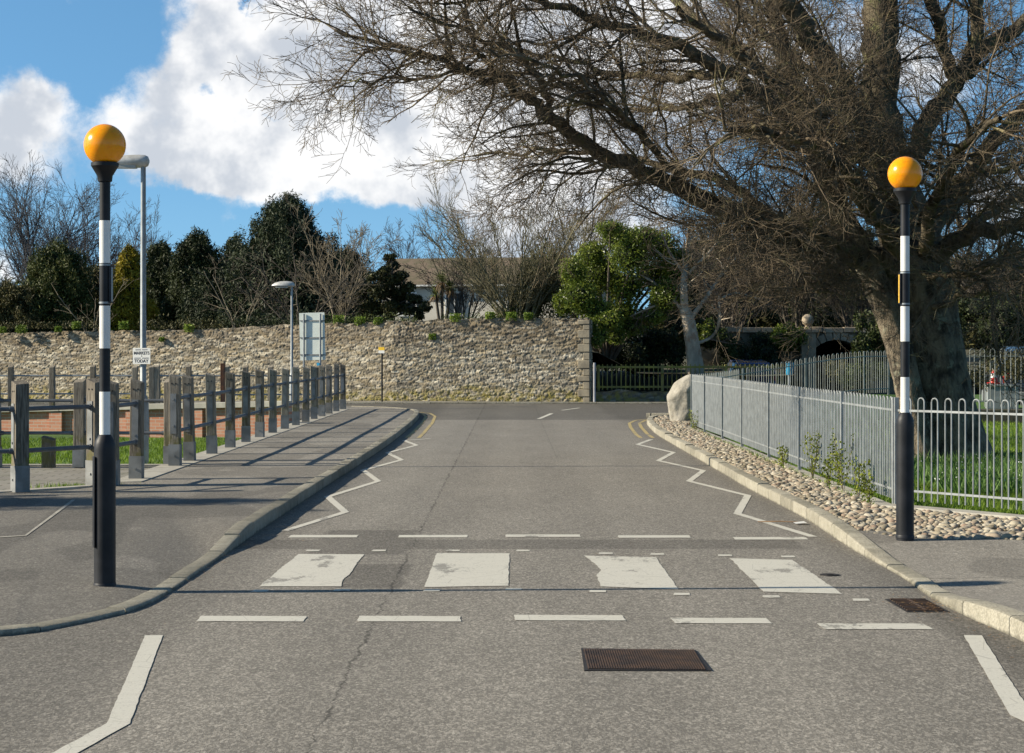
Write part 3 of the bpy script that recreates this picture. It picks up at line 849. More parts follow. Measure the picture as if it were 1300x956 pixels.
M_timber = timbermat('weathered_timber', (.085, .07, .052), (.22, .19, .145), (.33, .295, .235))
M_rail = mat('grey_fence_steel', (.15, .165, .18), (.11, .12, .135), 6, .55, .3)
M_shoe = mat('grey_steel_shoe', (.28, .285, .28), (.17, .175, .17), 5, .6, .3)
def post_proto(name, w_, d_, h, shoe=.30, plate=True, bolts=True):
    """one post: timber mesh with steel shoe, strap plate and bolts as its children"""
    b = MB(); hw, hd = w_ / 2, d_ / 2
    vs = [(-hw, -hd, 0), (hw, -hd, 0), (hw, hd, 0), (-hw, hd, 0), (-hw, -hd, h), (hw, -hd, h - .045), (hw, hd, h - .03), (-hw, hd, h + .015)]
    b.raw(vs, [(0, 3, 2, 1), (4, 5, 6, 7), (0, 1, 5, 4), (1, 2, 6, 5), (2, 3, 7, 6), (3, 0, 4, 7)])
    o = b.build(name, M_timber, smooth=False, bevel=.008)
    if shoe:
        b = MB(); t = .006
        for c, s_ in (((0, -hd - t / 2, shoe / 2), (w_ + 2 * t, t, shoe)), ((0, hd + t / 2, shoe / 2), (w_ + 2 * t, t, shoe)), ((-hw - t / 2, 0, shoe / 2), (t, d_, shoe)), ((hw + t / 2, 0, shoe / 2), (t, d_, shoe))): b.box(c, s_)
        b.box((0, -hd - .012, .14), (.022, .012, .022))
        b.build('steel_shoe', M_shoe, o, smooth=False)
    if plate:
        for sg in (-1, 1):
            b = MB(); b.box((-.008, sg * (hd + .005), .73), (.085, .009, .56)); b.build('strap_plate', M_shoe, o, smooth=False)
        for z_ in (.56, .93):
            b = MB(); b.box((-.008, -hd - .015, z_), (.024, .011, .024)); b.build('bolt', M_shoe, o, smooth=False)
    if bolts:
        for dx in (-.03, .025):
            b = MB(); b.box((dx, -hd - .002, h - .12), (.018, .006, .018)); b.build('bolt', M_iron, o, smooth=False)
    return o
def detach(o):   # prototype used once as the first post
    return o
def timber_fence(label, posts, z, proto_args, rails, rail_r, rail_mat, group=None, extra=None, zb=None, loose=()):
    e = empty('post_and_rail_fence', (posts[0][0], posts[0][1], z), label=label, cat='fence')
    first = None; cs = {}
    for i, (x_, y_) in enumerate(posts):
        a, c = posts[max(i - 1, 0)], posts[min(i + 1, len(posts) - 1)]
        ang = math.atan2(c[1] - a[1], c[0] - a[0]) + math.pi / 2
        if first is None: first = post_proto('post', *proto_args); o = first; o.parent = e
        else: o = copy_tree(first, e)
        o.location = (x_ - posts[0][0], y_ - posts[0][1], random.uniform(-.012, .012))
        if abs(math.cos(ang)) > .7: ang = ang
        o.rotation_euler = (random.gauss(0, .008), random.gauss(0, .012), (0 if abs(posts[-1][0] - posts[0][0]) < 1.5 else ang + math.pi) + random.gauss(0, .05))
    for zr in rails:
        for i in range(len(posts) - 1):
            if i in loose: continue
            b = MB()
            p0 = Vector((posts[i][0] - posts[0][0], posts[i][1] - posts[0][1], zr)); p1 = Vector((posts[i + 1][0] - posts[0][0], posts[i + 1][1] - posts[0][1], zr))
            d = (p1 - p0).normalized(); q = rail_r * 1.3
            b.tube([p0, p0 + d * .12, p0 + d * .121, p1 - d * .121, p1 - d * .12, p1], [q, q, rail_r, rail_r, q, q], 10)
            b.build('rail', rail_mat, e)
    return e
main = [(-4.72, 27.6), (-4.72, 28.85)] + [(-4.71 + .012 * math.sin(i), 28.85 + 2 * i) for i in range(1, 14)]
timber_fence('long timber and steel fence running beside the left pavement towards the stone wall', main, .10, (.145, .15, 1.27), (.95, .49), .027, M_rail, loose=())
timber_fence('short timber and steel fence crossing behind the left beacon', [(-9.6, 21.0), (-7.6, 21.8), (-5.62, 22.5), (-4.98, 23.55)], .10, (.155, .16, 1.27), (.95, .47), .028, M_rail)
timber_fence('pair of timber posts beside the gap in the left fence', [(-4.82, 23.75), (-4.73, 24.8)], .10, (.15, .15, 1.26), (.95, .47), .027, M_rail)
timber_fence('timber and steel fence along the far side of the paved path', [(-9.3, 28.0), (-7.35, 28.0), (-6.15, 28.0), (-4.86, 28.0)], .06, (.16, .15, 1.25), (.95, .49), .025, M_rail)
o = post_proto('timber_bollard', .17, .17, .45, 0, False, False)
o.location = (-6.6, 28.05, .05); tag(o, 'short square timber bollard standing on the paved path', 'bollard')
row3 = [((px - HX) * 50 / F, 50) for px in (-38, 14, 66, 118, 171)]
timber_fence('thin timber fence with pale rails standing left of the taller lamp column', row3, -.02, (.13, .13, 1.38), (1.12, .66), .022, M_galv)
row3 = [((px - HX) * 50 / F, 50) for px in (193, 200, 241, 288, 312, 344, 375, 405)]
timber_fence('thin timber fence with pale rails seen through the long fence above the brick wall', row3, -.02, (.13, .13, 1.38), (1.12, .64), .022, M_galv)
b = MB(); b.box((0, 0, .72), (.12, .05, 1.44)); b.box((.03, -.03, .9), (.05, .03, 1.0))
tag(b.build('rusty_post', mat('rusted_steel', (.16, .065, .03), (.07, .04, .03), 5, .85), bevel=.004), 'rust brown steel post among the thin fence posts behind the brick wall', 'post').location = ((283 - HX) * 49.2 / F, 49.2, -.02)

# ------------------------------------------------------------------ lamps and signs
M_lant = mat('lantern_shell', (.62, .62, .60), (.42, .41, .38), 7, .45, .1, bump=.1)
M_lens = mat('lantern_lens', (.42, .42, .38), (.30, .30, .27), 6, .3)
def lamp(loc, h, label, r, style):
    e = empty('street_lamp', loc, label=label, cat='street lamp')
    b = MB(); b.lathe([(r * 1.75, -.2), (r * 1.75, .95), (r * 1.2, 1.02), (r, 1.04), (r * .82, h)], 18); b.build('column', M_galv, e)
    b = MB()
    if style == 0:
        b.box((0, -r * 1.75, .55), (.07, .012, .45)); b.build('access_door', M_galv, e)
        b = MB()
        rd = [.02, .07, .092, .098, .094, .080, .06]; xs = [.09, .07, .03, -.06, -.2, -.36, -.47]
        b.tube([(x_, 0, h + .06) for x_ in xs], rd, 18); b.build('lantern', M_lant, e)
        b = MB(); b.prism([(-.44, -.055), (-.10, -.075), (-.10, .075), (-.44, .055)], h - .045, h + .0); b.build('lens', M_lens, e)
    else:
        xs = [.09, .06, 0, -.15, -.35, -.52, -.62]; V = []; k = 12
        hh = [.02, .09, .12, .14, .13, .09, .02]; ww = [.03, .09, .12, .15, .15, .11, .03]
        for x_, a, c in zip(xs, hh, ww):
            for j in range(k):
                t = 2 * math.pi * j / k; zz_ = math.sin(t) * a
                V.append((x_, math.cos(t) * c, h + .04 + (zz_ if zz_ > 0 else zz_ * .35)))
        b.raw(V, [(i * k + j, i * k + (j + 1) % k, (i + 1) * k + (j + 1) % k, (i + 1) * k + j) for i in range(len(xs) - 1) for j in range(k)] + [tuple(range(k)), tuple(range((len(xs) - 1) * k, len(xs) * k))])
        b.build('lantern', M_lant, e)
        b = MB(); b.prism([(-.5, -.1), (-.12, -.13), (-.12, .13), (-.5, .1)], h - .03, h + .0); b.build('lens', M_lens, e)
    return e
lamp((-5.43, 29.0, .03), 4.42, 'tall grey lamp column carrying a small white market notice', .046, 0)
lamp((-6.82, 61.0, .0), 3.72, 'shorter lamp column standing beside the large blank sign', .042, 1)

def text_mesh(body, size, m, parent, loc, rot, name='lettering', sx=1.):
    cu = bpy.data.curves.new(name, 'FONT'); cu.body = body; cu.size = size; cu.align_x = 'CENTER'; cu.align_y = 'CENTER'; cu.extrude = .0008; cu.offset = size * .015
    o = bpy.data.objects.new(name, cu); COL.objects.link(o)
    bpy.context.view_layer.update()
    me = bpy.data.meshes.new_from_object(o.evaluated_get(bpy.context.evaluated_depsgraph_get()))
    COL.objects.unlink(o); bpy.data.objects.remove(o); me.materials.clear(); me.materials.append(m)
    ob = link(name, me, parent); ob.location = loc; ob.rotation_euler = rot; ob.scale = (sx, 1, 1)
    return ob
M_ink = mat('black_ink', (.03, .03, .04), None, 5, .6)
M_ink2 = mat('faded_ink', (.30, .31, .32), (.22, .23, .25), 90, .6)
M_sign = mat('white_sign_board', (.80, .80, .77), (.72, .72, .68), 6, .5)
sy = 28.93
e = empty('market_notice', ((179.8 - HX) * sy / F, sy, CZ + (HY - 452) * sy / F), rz=R(-17), label='small white notice reading MARKETS TODAY strapped to the taller lamp column', cat='notice')
b = MB(); b.box((0, 0, 0), (.285, .006, .235)); b.build('board', M_sign, e, bevel=.001)
b = MB(); b.box((0, .05, .05), (.03, .09, .01)); b.box((0, .05, -.05), (.03, .09, .01)); b.build('bracket', M_galv, e, smooth=False)
text_mesh('MARKETS', .063, M_ink, e, (0, -.0045, .042), (R(90), 0, 0), sx=.95)
text_mesh('TODAY', .066, M_ink, e, (-.005, -.0045, -.075), (R(90), 0, 0), sx=1.0)
text_mesh('&', .024, M_ink, e, (0, -.0045, .0), (R(90), 0, 0))
for zc, hw_, gaps_ in ((.093, .095, (.0,)), (-.03, .115, (-.008,))):
    b = MB(); x_ = -hw_
    while x_ < hw_:
        wd = random.uniform(.006, .011)
        if not any(abs(x_ - g_) < .012 for g_ in gaps_): b.box((x_, -.0040, zc + random.uniform(-.001, .001)), (wd, .0015, .015))
        x_ += wd + .003
    b.build('small_print', M_ink2, e, smooth=False)

e = empty('blank_sign', ((396.5 - HX) * 59 / F, 59, 0), rz=R(-14), label='back of a large pale rectangular sign on two posts behind the fence', cat='road sign')
b = MB(); b.box((0, 0, 2.17), (.80, .004, 1.42), ry=R(-1.5)); b.build('panel', mat('pale_green_panel', (.70, .75, .69), (.64, .69, .64), 3, .45, .1), e)
for dx in (-.25, .27):
    b = MB(); b.tube([(dx, -.05, -.3), (dx, -.05, 2.85)], .03, 12); b.build('post', M_galv, e)
for z_ in (1.62, 2.13, 2.64):
    b = MB(); b.box((0, -.018, z_), (.78, .022, .035)); b.build('brace', M_shoe, e, smooth=False)
b = MB(); b.box((.02, -.09, 1.30), (.09, .03, .10)); b.box((.03, -.09, 1.22), (.05, .03, .07)); o = b.build('blue_tag', mat('blue_tag_plastic', (.03, .35, .6), None, 4, .5), e); o.location = (.2, 0, .03)

e = empty('bus_stop_sign', ((485 - HX) * 65.2 / F, 65.2, .055), rz=R(-18), label='thin black post with a yellow and white plate against the stone wall', cat='sign')
b = MB(); b.tube([(0, 0, -.2), (0, 0, 1.78)], .03, 12); b.build('post', M_black, e)
b = MB(); b.box((-.005, -.04, 1.655), (.21, .006, .095), mi=1); b.box((-.005, -.04, 1.755), (.212, .008, .105), mi=0); b.build('plate', [mat('sign_yellow', (.85, .58, .02), (.8, .45, .03), 30, .5), M_sign], e)

# ------------------------------------------------------------------ stone wall (real relief, stone by stone)
def stone_face(name, path, ztop, z0, parent, cell=(.25, .066), step=.030, relief=.034, seed=1, m=None, tone=1.):
    pr = np.random.default_rng(seed)
    P2 = np.array(path, float); seg = np.linalg.norm(np.diff(P2, axis=0), axis=1); S = np.concatenate([[0], np.cumsum(seg)])
    ns = int(S[-1] / step); s = np.linspace(0, S[-1], ns + 1); X = np.interp(s, S, P2[:, 0]); Y = np.interp(s, S, P2[:, 1])
    dx = np.gradient(X); dy = np.gradient(Y); L = np.hypot(dx, dy); NX, NY = dy / L, -dx / L      # outward normal
    zt = ztop(X) + .04 * np.interp(s, np.arange(0, S[-1] + .5, .4), pr.normal(size=len(np.arange(0, S[-1] + .5, .4))))
    nz = int((zt.mean() - z0) / step); T = np.linspace(0, 1, nz + 1)
    SS, TT = np.meshgrid(s, T); ZZ = z0 + (zt[None] - z0) * TT
    cw, ch = cell; gi, gj = int(S[-1] / cw) + 8, int((zt.max() - z0) / ch) + 8
    wz = np.interp(SS.ravel(), np.arange(-1, S[-1] + 2, .9), np.cumsum(pr.normal(size=len(np.arange(-1, S[-1] + 2, .9)))) * .02).reshape(SS.shape)
    U = SS / cw + .18 * np.sin(ZZ * 9); W = (ZZ - z0 + wz) / ch + .25 * np.sin(SS * 1.7 + ZZ)
    jit = pr.random((gj + 4, gi + 8, 2)); amp = pr.random((gj + 4, gi + 8)); hue = pr.random((gj + 4, gi + 8)); tx = pr.normal(size=(gj + 4, gi + 8, 2))
    iu = np.floor(U).astype(int); iw = np.floor(W).astype(int)
    D1 = np.full(U.shape, 9.); D2 = np.full(U.shape, 9.); I1 = np.zeros(U.shape, int); J1 = np.zeros(U.shape, int); OX = np.zeros(U.shape); OY = np.zeros(U.shape)
    for a in (-2, -1, 0, 1, 2):
        for c in (-2, -1, 0, 1, 2):
            i = iu + a; j = iw + c; ic = np.clip(i + 3, 0, gi + 7); jc = np.clip(j + 3, 0, gj + 3)
            cx = i + .5 + (jit[jc, ic, 0] - .5) * .8 + .5 * (j % 2); cy = j + .5 + (jit[jc, ic, 1] - .5) * .55
            ax = np.abs(U - cx) * (.7 + .8 * amp[jc, ic]); ay = np.abs(W - cy)
            d = (ax ** 3.2 + ay ** 3.2) ** (1 / 3.2)
            nb = d < D1
            D2 = np.where(nb, D1, np.minimum(D2, d)); I1 = np.where(nb, ic, I1); J1 = np.where(nb, jc, J1); OX = np.where(nb, U - cx, OX); OY = np.where(nb, W - cy, OY); D1 = np.where(nb, d, D1)
    edge = np.clip((D2 - D1) / .15, 0, 1); e2 = edge * edge * (3 - 2 * edge)
    H = relief * (e2 * (.35 + .65 * amp[J1, I1]) + .35 * e2 * (OX * tx[J1, I1, 0] + OY * tx[J1, I1, 1] * .7)) + .006 * pr.normal(size=U.shape) * e2
    VX = X[None] + NX[None] * H; VY = Y[None] + NY[None] * H
    V = np.stack([VX, VY, ZZ], -1).reshape(-1, 3)
    nx = ns + 1; idx = np.arange((nz + 1) * nx).reshape(nz + 1, nx)
    Q = np.stack([idx[:-1, :-1], idx[:-1, 1:], idx[1:, 1:], idx[1:, :-1]], -1).reshape(-1, 4)
    o = npmesh(name, V, Q, m, parent, smooth=True)
    pal = np.array([(.42, .36, .25), (.33, .275, .185), (.50, .44, .33), (.38, .31, .20), (.25, .22, .17), (.42, .38, .30), (.62, .56, .43)])
    k = (hue[J1, I1] * len(pal)).astype(int) % len(pal); C = pal[k] * (.58 + .75 * np.random.default_rng(seed + 5).random(amp.shape)[J1, I1])[..., None]
    mort = np.array((.19, .165, .12)); C = mort + (C - mort) * e2[..., None]
    C = np.clip(C * tone, 0, 1)
    at = o.data.color_attributes.new('stone', 'FLOAT_COLOR', 'POINT')
    at.data.foreach_set('color', np.concatenate([C.reshape(-1, 3), np.ones((C.size // 3, 1))], 1).astype(np.float32).ravel())
    return o
def stonewallmat():
    m, n, b = newmat('rubble_stone')
    a = n.node('ShaderNodeAttribute'); a.attribute_name = 'stone'
    p = n.pos(); X, Y, Z = n.xyz(p)
    f = n.noise(p, 22, 4, .65); big = n.noise(n.scale(p, (1, 1, 1.6)), .8, 4, .6)
    c = n.mixc(n.mul(n.ss(f, .4, .7), .35), a.outputs['Color'], (.15, .12, .085, 1))
    grey = n.mul(n.mul(n.ss(n.add(n.mul(Z, .35), big), .95, 1.35), .8), .9)        # darker upper courses
    gm = n.node('ShaderNodeMix', data_type='RGBA', blend_type='MULTIPLY'); n.set(gm.inputs[0], grey); n.l.new(c, gm.inputs[6]); gm.inputs[7].default_value = (.60, .55, .50, 1); c = gm.outputs[2]
    ms = n.mul(n.sub(1., n.ss(n.add(Z, n.mul(n.sub(big, .5), 1.2)), .15, .62)), n.ss(n.noise(p, 6, 4), .36, .62))
    c = n.mixc(n.mul(ms, .9), c, (.29, .24, .055, 1))
    ms2 = n.mul(n.ss(n.noise(p, 3.1, 4, .7), .66, .74), .5)
    c = n.mixc(ms2, c, (.09, .09, .045, 1))
    n.l.new(c, b.inputs['Base Color']); b.inputs['Roughness'].default_value = .9
    n.l.new(n.bump(f, .5, .02), b.inputs['Normal'])
    return m
M_stone = stonewallmat()
WP = [(-34, 78), (-16, 71), (-4, 66.6), (2.60, 65.0)]
wt_x = [-34, -19, -11.4, -6.9, -4, -1.3, 2.6]; wt_z = [2.38, 2.40, 2.48, 2.66, 2.73, 2.82, 2.80]
ztop = lambda X: np.interp(X, wt_x, wt_z)
wall = empty('stone_wall', (0, 0, 0), label='tall rubble stone garden wall running across the end of the street', cat='wall')
stone_face('rubble_face', WP, ztop, -.1, wall, m=M_stone, step=.026)
b = MB()
for (x0, y0), (x1, y1) in zip(WP, WP[1:]):
    for k in range(8):
        f0, f1 = k / 8, (k + 1) / 8
        xa, ya, xb, yb = x0 + (x1 - x0) * f0, y0 + (y1 - y0) * f0, x0 + (x1 - x0) * f1, y0 + (y1 - y0) * f1
        za, zb_ = float(ztop(xa)) - .03, float(ztop(xb)) - .03
        b.raw([(xa, ya + .01, -.4), (xb, yb + .01, -.4), (xb, yb + .01, zb_), (xa, ya + .01, za), (xa, ya + .45, -.4), (xb, yb + .45, -.4), (xb, yb + .45, zb_), (xa, ya + .45, za)],
              [(0, 1, 2, 3), (5, 4, 7, 6), (3, 2, 6, 7)] + ([(1, 5, 6, 2)] if (k == 7 and x1 > 2) else []))
b.build('wall_core', M_stone, wall, smooth=False)
pts = []; size = []; x_ = -33
while x_ < 2.5:
    y_ = float(np.interp(x_, [p[0] for p in WP], [p[1] for p in WP])); s_ = random.uniform(.08, .15)
    pts.append((x_, y_ + .1 + random.uniform(-.03, .05), float(ztop(x_)) - .05)); size.append(s_)
    pts.append((x_ + .05, y_ + .32, float(ztop(x_)) - .03)); size.append(s_); x_ += s_ * 1.45
M_cap = mat('weathered_cap_stone', (.17, .15, .115), (.09, .085, .055), 3, .9, bump=.5, bscale=25)
ob = rocks('coping_stones', pts, size, M_cap, sq=(.4, .6), bury=0.); ob.parent = wall
b = MB(); z_ = .0; k = 0
while z_ < 2.72:
    h_ = random.uniform(.18, .30); h_ = min(h_, 2.76 - z_); w_ = .40 if k % 2 else .22
    b.box((2.60 - w_ / 2 + .02, 65.215, z_ + h_ / 2), (w_, .50, h_ - .012), rz=R(-13.6)); z_ += h_; k += 1
b.build('quoins', mat('dressed_quoin', (.36, .31, .22), (.22, .19, .14), 3, .85, bump=.4, bscale=20), wall, bevel=.015)
b = MB(); b.tube([(2.72, 64.95, -.1), (2.72, 64.95, 1.35)], .045, 10)
tag(b.build('drain_pipe', mat('grey_pipe', (.40, .40, .42), (.32, .32, .33), 5, .5)), 'short grey upright pipe at the end of the stone wall', 'pipe')

# ------------------------------------------------------------------ brick wall
def brickmat():
    m, n, b = newmat('red_brick')
    t = n.node('ShaderNodeTexCoord').outputs['Object']; X, Y, Z = n.xyz(t)
    v = n.comb(X, Z, 0.)
    br = n.node('ShaderNodeTexBrick'); n.l.new(v, br.inputs['Vector']); br.inputs['Scale'].default_value = 1
    br.inputs['Brick Width'].default_value = .225; br.inputs['Row Height'].default_value = .075; br.inputs['Mortar Size'].default_value = .007
    br.inputs['Color1'].default_value = (.42, .17, .10, 1); br.inputs['Color2'].default_value = (.50, .24, .15, 1); br.inputs['Mortar'].default_value = (.42, .36, .29, 1)
    n.l.new(n.mixc(n.mul(n.ss(n.noise(t, 2.5, 4), .5, .75), .35), br.outputs[0], (.50, .36, .27, 1)), b.inputs['Base Color'])
    b.inputs['Roughness'].default_value = .9
    n.l.new(n.bump(br.outputs['Fac'], -.4, .008), b.inputs['Normal'])
    return m
M_brick = brickmat()
x0, y0, x1, y1 = -16.0, 48.0, -5.0, 44.0
Lw = math.hypot(x1 - x0, y1 - y0); aw = math.atan2(y1 - y0, x1 - x0)
e = empty('brick_wall', (x0, y0, 0), rz=aw, label='low red brick wall with pale coping behind the grass strip', cat='wall')
def zt_(t): return .16 + .32 * t / Lw
b = MB(); b.prism([(0, 0), (Lw, 0), (Lw, .22), (0, .22)], -.5, [zt_(0), zt_(Lw), zt_(Lw), zt_(0)]); b.build('brickwork', M_brick, e, smooth=False)
b = MB()
for t in (3.4, 5.55, 7.6, 9.25): b.prism([(t, -.10), (t + .34, -.10), (t + .34, -.002), (t, -.002)], -.5, zt_(t) - .01)
b.build('pier', M_brick, e, smooth=False)
b = MB(); k = 12
for i in range(k):
    t0, t1 = Lw * i / k, Lw * (i + 1) / k - .008
    b.raw([(t0, -.14, zt_(t0) + .003), (t1, -.14, zt_(t1) + .003), (t1, .26, zt_(t1) + .003), (t0, .26, zt_(t0) + .003), (t0, -.14, zt_(t0) + .13), (t1, -.14, zt_(t1) + .13), (t1, .26, zt_(t1) + .13), (t0, .26, zt_(t0) + .13)],
          [(0, 3, 2, 1), (4, 5, 6, 7), (0, 1, 5, 4), (1, 2, 6, 5), (2, 3, 7, 6), (3, 0, 4, 7)])
b.build('coping', mat('pale_coping', (.50, .47, .40), (.36, .34, .29), 3, .85), e, smooth=False, bevel=.01)

# ------------------------------------------------------------------ hoop top railings
def railing(label, P0, zf, pitch=.184, h=1.12, posts=None, bay=3., gapw=.083, r=.0085, m=None, hbot=.06):
    m = m or M_galv2
    Pv = [Vector(p) for p in P0]; S = [0.]
    for a, c in zip(Pv, Pv[1:]): S.append(S[-1] + (c - a).length)
    def at(s): return Vector((np.interp(s, S, [p.x for p in Pv]), np.interp(s, S, [p.y for p in Pv])))
    e = empty('hoop_top_railing', (Pv[0].x, Pv[0].y, 0), label=label, cat='railing'); O = Pv[0]
    posts = posts or [i * bay for i in range(int(S[-1] / bay) + 1)] + ([S[-1]] if S[-1] % bay > .5 else [])
    for s in posts:
        p = at(s) - O; z0 = zf(at(s)); b = MB(); b.box((p.x, p.y, z0 + h / 2 - .02), (.045, .045, h + .04)); b.build('post', m, e, smooth=False, bevel=.003)
    for sa, sb in zip(posts, posts[1:]):
        b = MB(); nh = int((sb - sa - .06) / pitch); off = ((sb - sa) - nh * pitch) / 2
        for i in range(nh):
            c = sa + off + (i + .5) * pitch; q = []
            a0, a1 = at(c - gapw / 2) - O, at(c + gapw / 2) - O; z0 = zf(at(c)); zt2 = z0 + h - gapw / 2
            q.append((a0.x, a0.y, z0 + hbot)); q.append((a0.x, a0.y, zt2))
            for t in (.17, .33, .5, .67, .83):
                f = .5 - .5 * math.cos(math.pi * t); cc_ = a0.lerp(a1, f); q.append((cc_.x, cc_.y, zt2 + math.sin(math.pi * t) * gapw / 2))
            q.append((a1.x, a1.y, zt2)); q.append((a1.x, a1.y, z0 + hbot))
            b.tube(q, r, 6)
        b.build('hoop_panel', m, e)
        for zr in (h - .145, .15):
            b = MB()
            a0, a1 = at(sa) - O, at(sb) - O; mid = (sa + sb) / 2
            q = [at(sa + (sb - sa) * t / 4) - O for t in range(5)]
            for c0, c1, t0 in zip(q, q[1:], range(4)):
                z0, z1 = zf(c0 + O) + zr, zf(c1 + O) + zr; d = (c1 - c0).normalized(); nn = Vector((-d.y, d.x)) * .005
                b.raw([(c0.x - nn.x, c0.y - nn.y, z0), (c1.x - nn.x, c1.y - nn.y, z1), (c1.x + nn.x, c1.y + nn.y, z1), (c0.x + nn.x, c0.y + nn.y, z0),
                       (c0.x - nn.x, c0.y - nn.y, z0 + .022), (c1.x - nn.x, c1.y - nn.y, z1 + .022), (c1.x + nn.x, c1.y + nn.y, z1 + .022), (c0.x + nn.x, c0.y + nn.y, z0 + .022)],
                      [(0, 3, 2, 1), (4, 5, 6, 7), (0, 1, 5, 4), (1, 2, 6, 5), (2, 3, 7, 6), (3, 0, 4, 7)])
            b.build('rail', m, e, smooth=False)
    return e
zflat = lambda p: .11
railing('long galvanised hoop top railing beside the cobbles on the right kerb', [(3.98, 20.5), (3.87, 26.5), (3.85, 36), (3.79, 41.5)], zflat, posts=[0, 2.9, 6.0, 9.1, 12.5, 15.5, 18.5, 21.0])
railing('near galvanised hoop top railing in front of the big tree', [(3.99, 20.44), (6.6, 16.72)], zflat, bay=2.9)
zr2 = lambda p: .11 + .5 * sm((p.x - 4.0) / 5.2)
railing('distant hoop top railing in front of the stone arch', [(3.80, 41.6), (5.3, 46), (9.6, 50.2)], zr2, bay=2.4, m=mat('dull_railing_steel', (.30, .32, .31), (.2, .215, .2), 5, .6, .2))
zr3 = lambda p: .64
railing('hoop top railing on the low dark wall behind the big tree', [(7.55, 36.2), (16, 35.2)], zr3, bay=2.7, m=mat('dull_railing_steel', (.3, .3, .3)))
b = MB(); b.prism([(7.2, 36.02), (17, 34.9), (17, 35.3), (7.2, 36.42)], -.1, .66)
tag(b.build('low_retaining_wall', mat('shadow_dark_stone', (.07, .065, .05), (.035, .04, .025), 5, .95, bump=.6, bscale=18), bevel=.02), 'low retaining wall coloured dark for shadow along the back of the lawn', 'wall')  # dark stone colour carries the shadow that this wall lies in
# concrete edging under the railings
b = MB(); b.prism([(3.80, 20.3), (3.98, 20.3), (3.94, 26.5), (3.92, 36), (3.86, 41.6), (3.74, 41.6), (3.79, 36), (3.81, 26.5)], -.1, .115)
b.prism([(3.80, 20.3), (6.5, 16.45), (6.66, 16.6), (3.98, 20.5)], -.1, .125)
tag(b.build('railing_edging', M_slab, smooth=False, bevel=.01), kind='structure')

# ------------------------------------------------------------------ garden ground behind the wall
def zgarden(x, y):
    r = sm((x - 2.7) / 1.2)
    return (1.75 + max(0, y - 68) * .022) * (1 - r) + r * (.95 + max(0, y - 68) * .03)
V = []; xs = np.concatenate([np.linspace(-70, -4, 14), np.linspace(-3.5, 2.55, 8), np.linspace(2.9, 12, 8), np.linspace(14, 80, 10)]); tt = np.concatenate([[0, .004, .02], np.linspace(.05, 1, 18)])
b = MB(); k = len(xs)
for t in tt:
    for x_ in xs:
        yw = (float(np.interp(x_, [-70, -34, -16, -4, 2.6, 2.9], [90, 78.3, 71.3, 66.9, 65.35, 65.6])) if x_ < 10.5 else 70) if x_ < 10 else 76.5
        y_ = yw + t * 160; V.append((x_, y_, zgarden(x_, y_) + .05 * math.sin(x_ + y_)))
b.raw(V, [(j * k + i, j * k + i + 1, (j + 1) * k + i + 1, (j + 1) * k + i) for j in range(len(tt) - 1) for i in range(k - 1)])
tag(b.build('garden_ground', M_soil), kind='structure')
# low wall and mossy fence right of the stone wall
e = empty('stone_plinth_wall', (0, 0, 0), label='low dark stone wall under the mossy railings right of the tall wall', cat='wall')
stone_face('rubble_face', [(2.75, 65.35), (9.2, 66.2)], lambda X: .40 + 0 * X, -.1, e, m=M_stone, step=.04, seed=4, tone=.55, relief=.04)
b = MB(); b.prism([(2.75, 65.38), (9.2, 66.23), (9.2, 66.6), (2.75, 65.75)], -.2, .40); b.build('wall_core', M_stone, e, smooth=False)
M_moss = mat('mossy_paint', (.30, .28, .06), (.17, .155, .06), 3, .85)
e = empty('mossy_fence', (2.85, 65.5, .40), rz=math.atan2(.85, 6.45), label='low mossy green wooden fence on the low stone wall', cat='fence')
for i in range(4):
    b = MB(); b.box((2.17 * i + .02, 0, .43), (.09, .09, .90)); b.build('post', M_moss, e, bevel=.01)
for z_ in (.80, .14):
    b = MB(); b.box((3.2, 0, z_), (6.5, .035, .07)); b.build('rail', M_moss, e, bevel=.006)
b = MB(); x_ = .16
while x_ < 6.45:
    b.box((x_, -.028, .47), (.028, .018, .86)); x_ += .157
b.build('balusters', M_moss, e, smooth=False)

# ------------------------------------------------------------------ house behind the wall
M_roof = mat('mossy_slates', (.17, .125, .09), (.11, .095, .055), 2.5, .9, bump=.4, bscale=14, stretch=(1, 1, 2.5))
M_render = mat('cream_render', (.66, .62, .53), (.55, .51, .43), 1.2, .85)
e = empty('house', (-1.3, 108, 3), rz=R(-13), label='cream rendered house with a long mossy roof half hidden behind the garden trees', cat='house')
b = MB(); b.box((0, 3.5, .9), (12.2, 7, 3.3)); b.build('wall', M_render, e, smooth=False)
b = MB(); b.raw([(-6.4, -.35, 2.45), (6.4, -.35, 2.45), (6.4, 3.5, 4.05), (-6.4, 3.5, 4.05), (-6.4, 7.35, 2.45), (6.4, 7.35, 2.45), (-6.4, -.35, 2.33), (6.4, -.35, 2.33), (6.4, 7.35, 2.33), (-6.4, 7.35, 2.33)],
      [(0, 1, 2, 3), (3, 2, 5, 4), (0, 3, 4, 9, 6), (1, 7, 8, 5, 2), (0, 6, 7, 1), (4, 5, 8, 9), (6, 9, 8, 7)]); b.build('roof', M_roof, e, smooth=False)
b = MB(); b.box((0, -.41, 2.36), (12.9, .10, .09)); b.build('gutter', M_pwhite, e, smooth=False)
M_glass = mat('dark_window_glass', (.05, .065, .08), (.03, .04, .05), 1, .08, spec=.8)
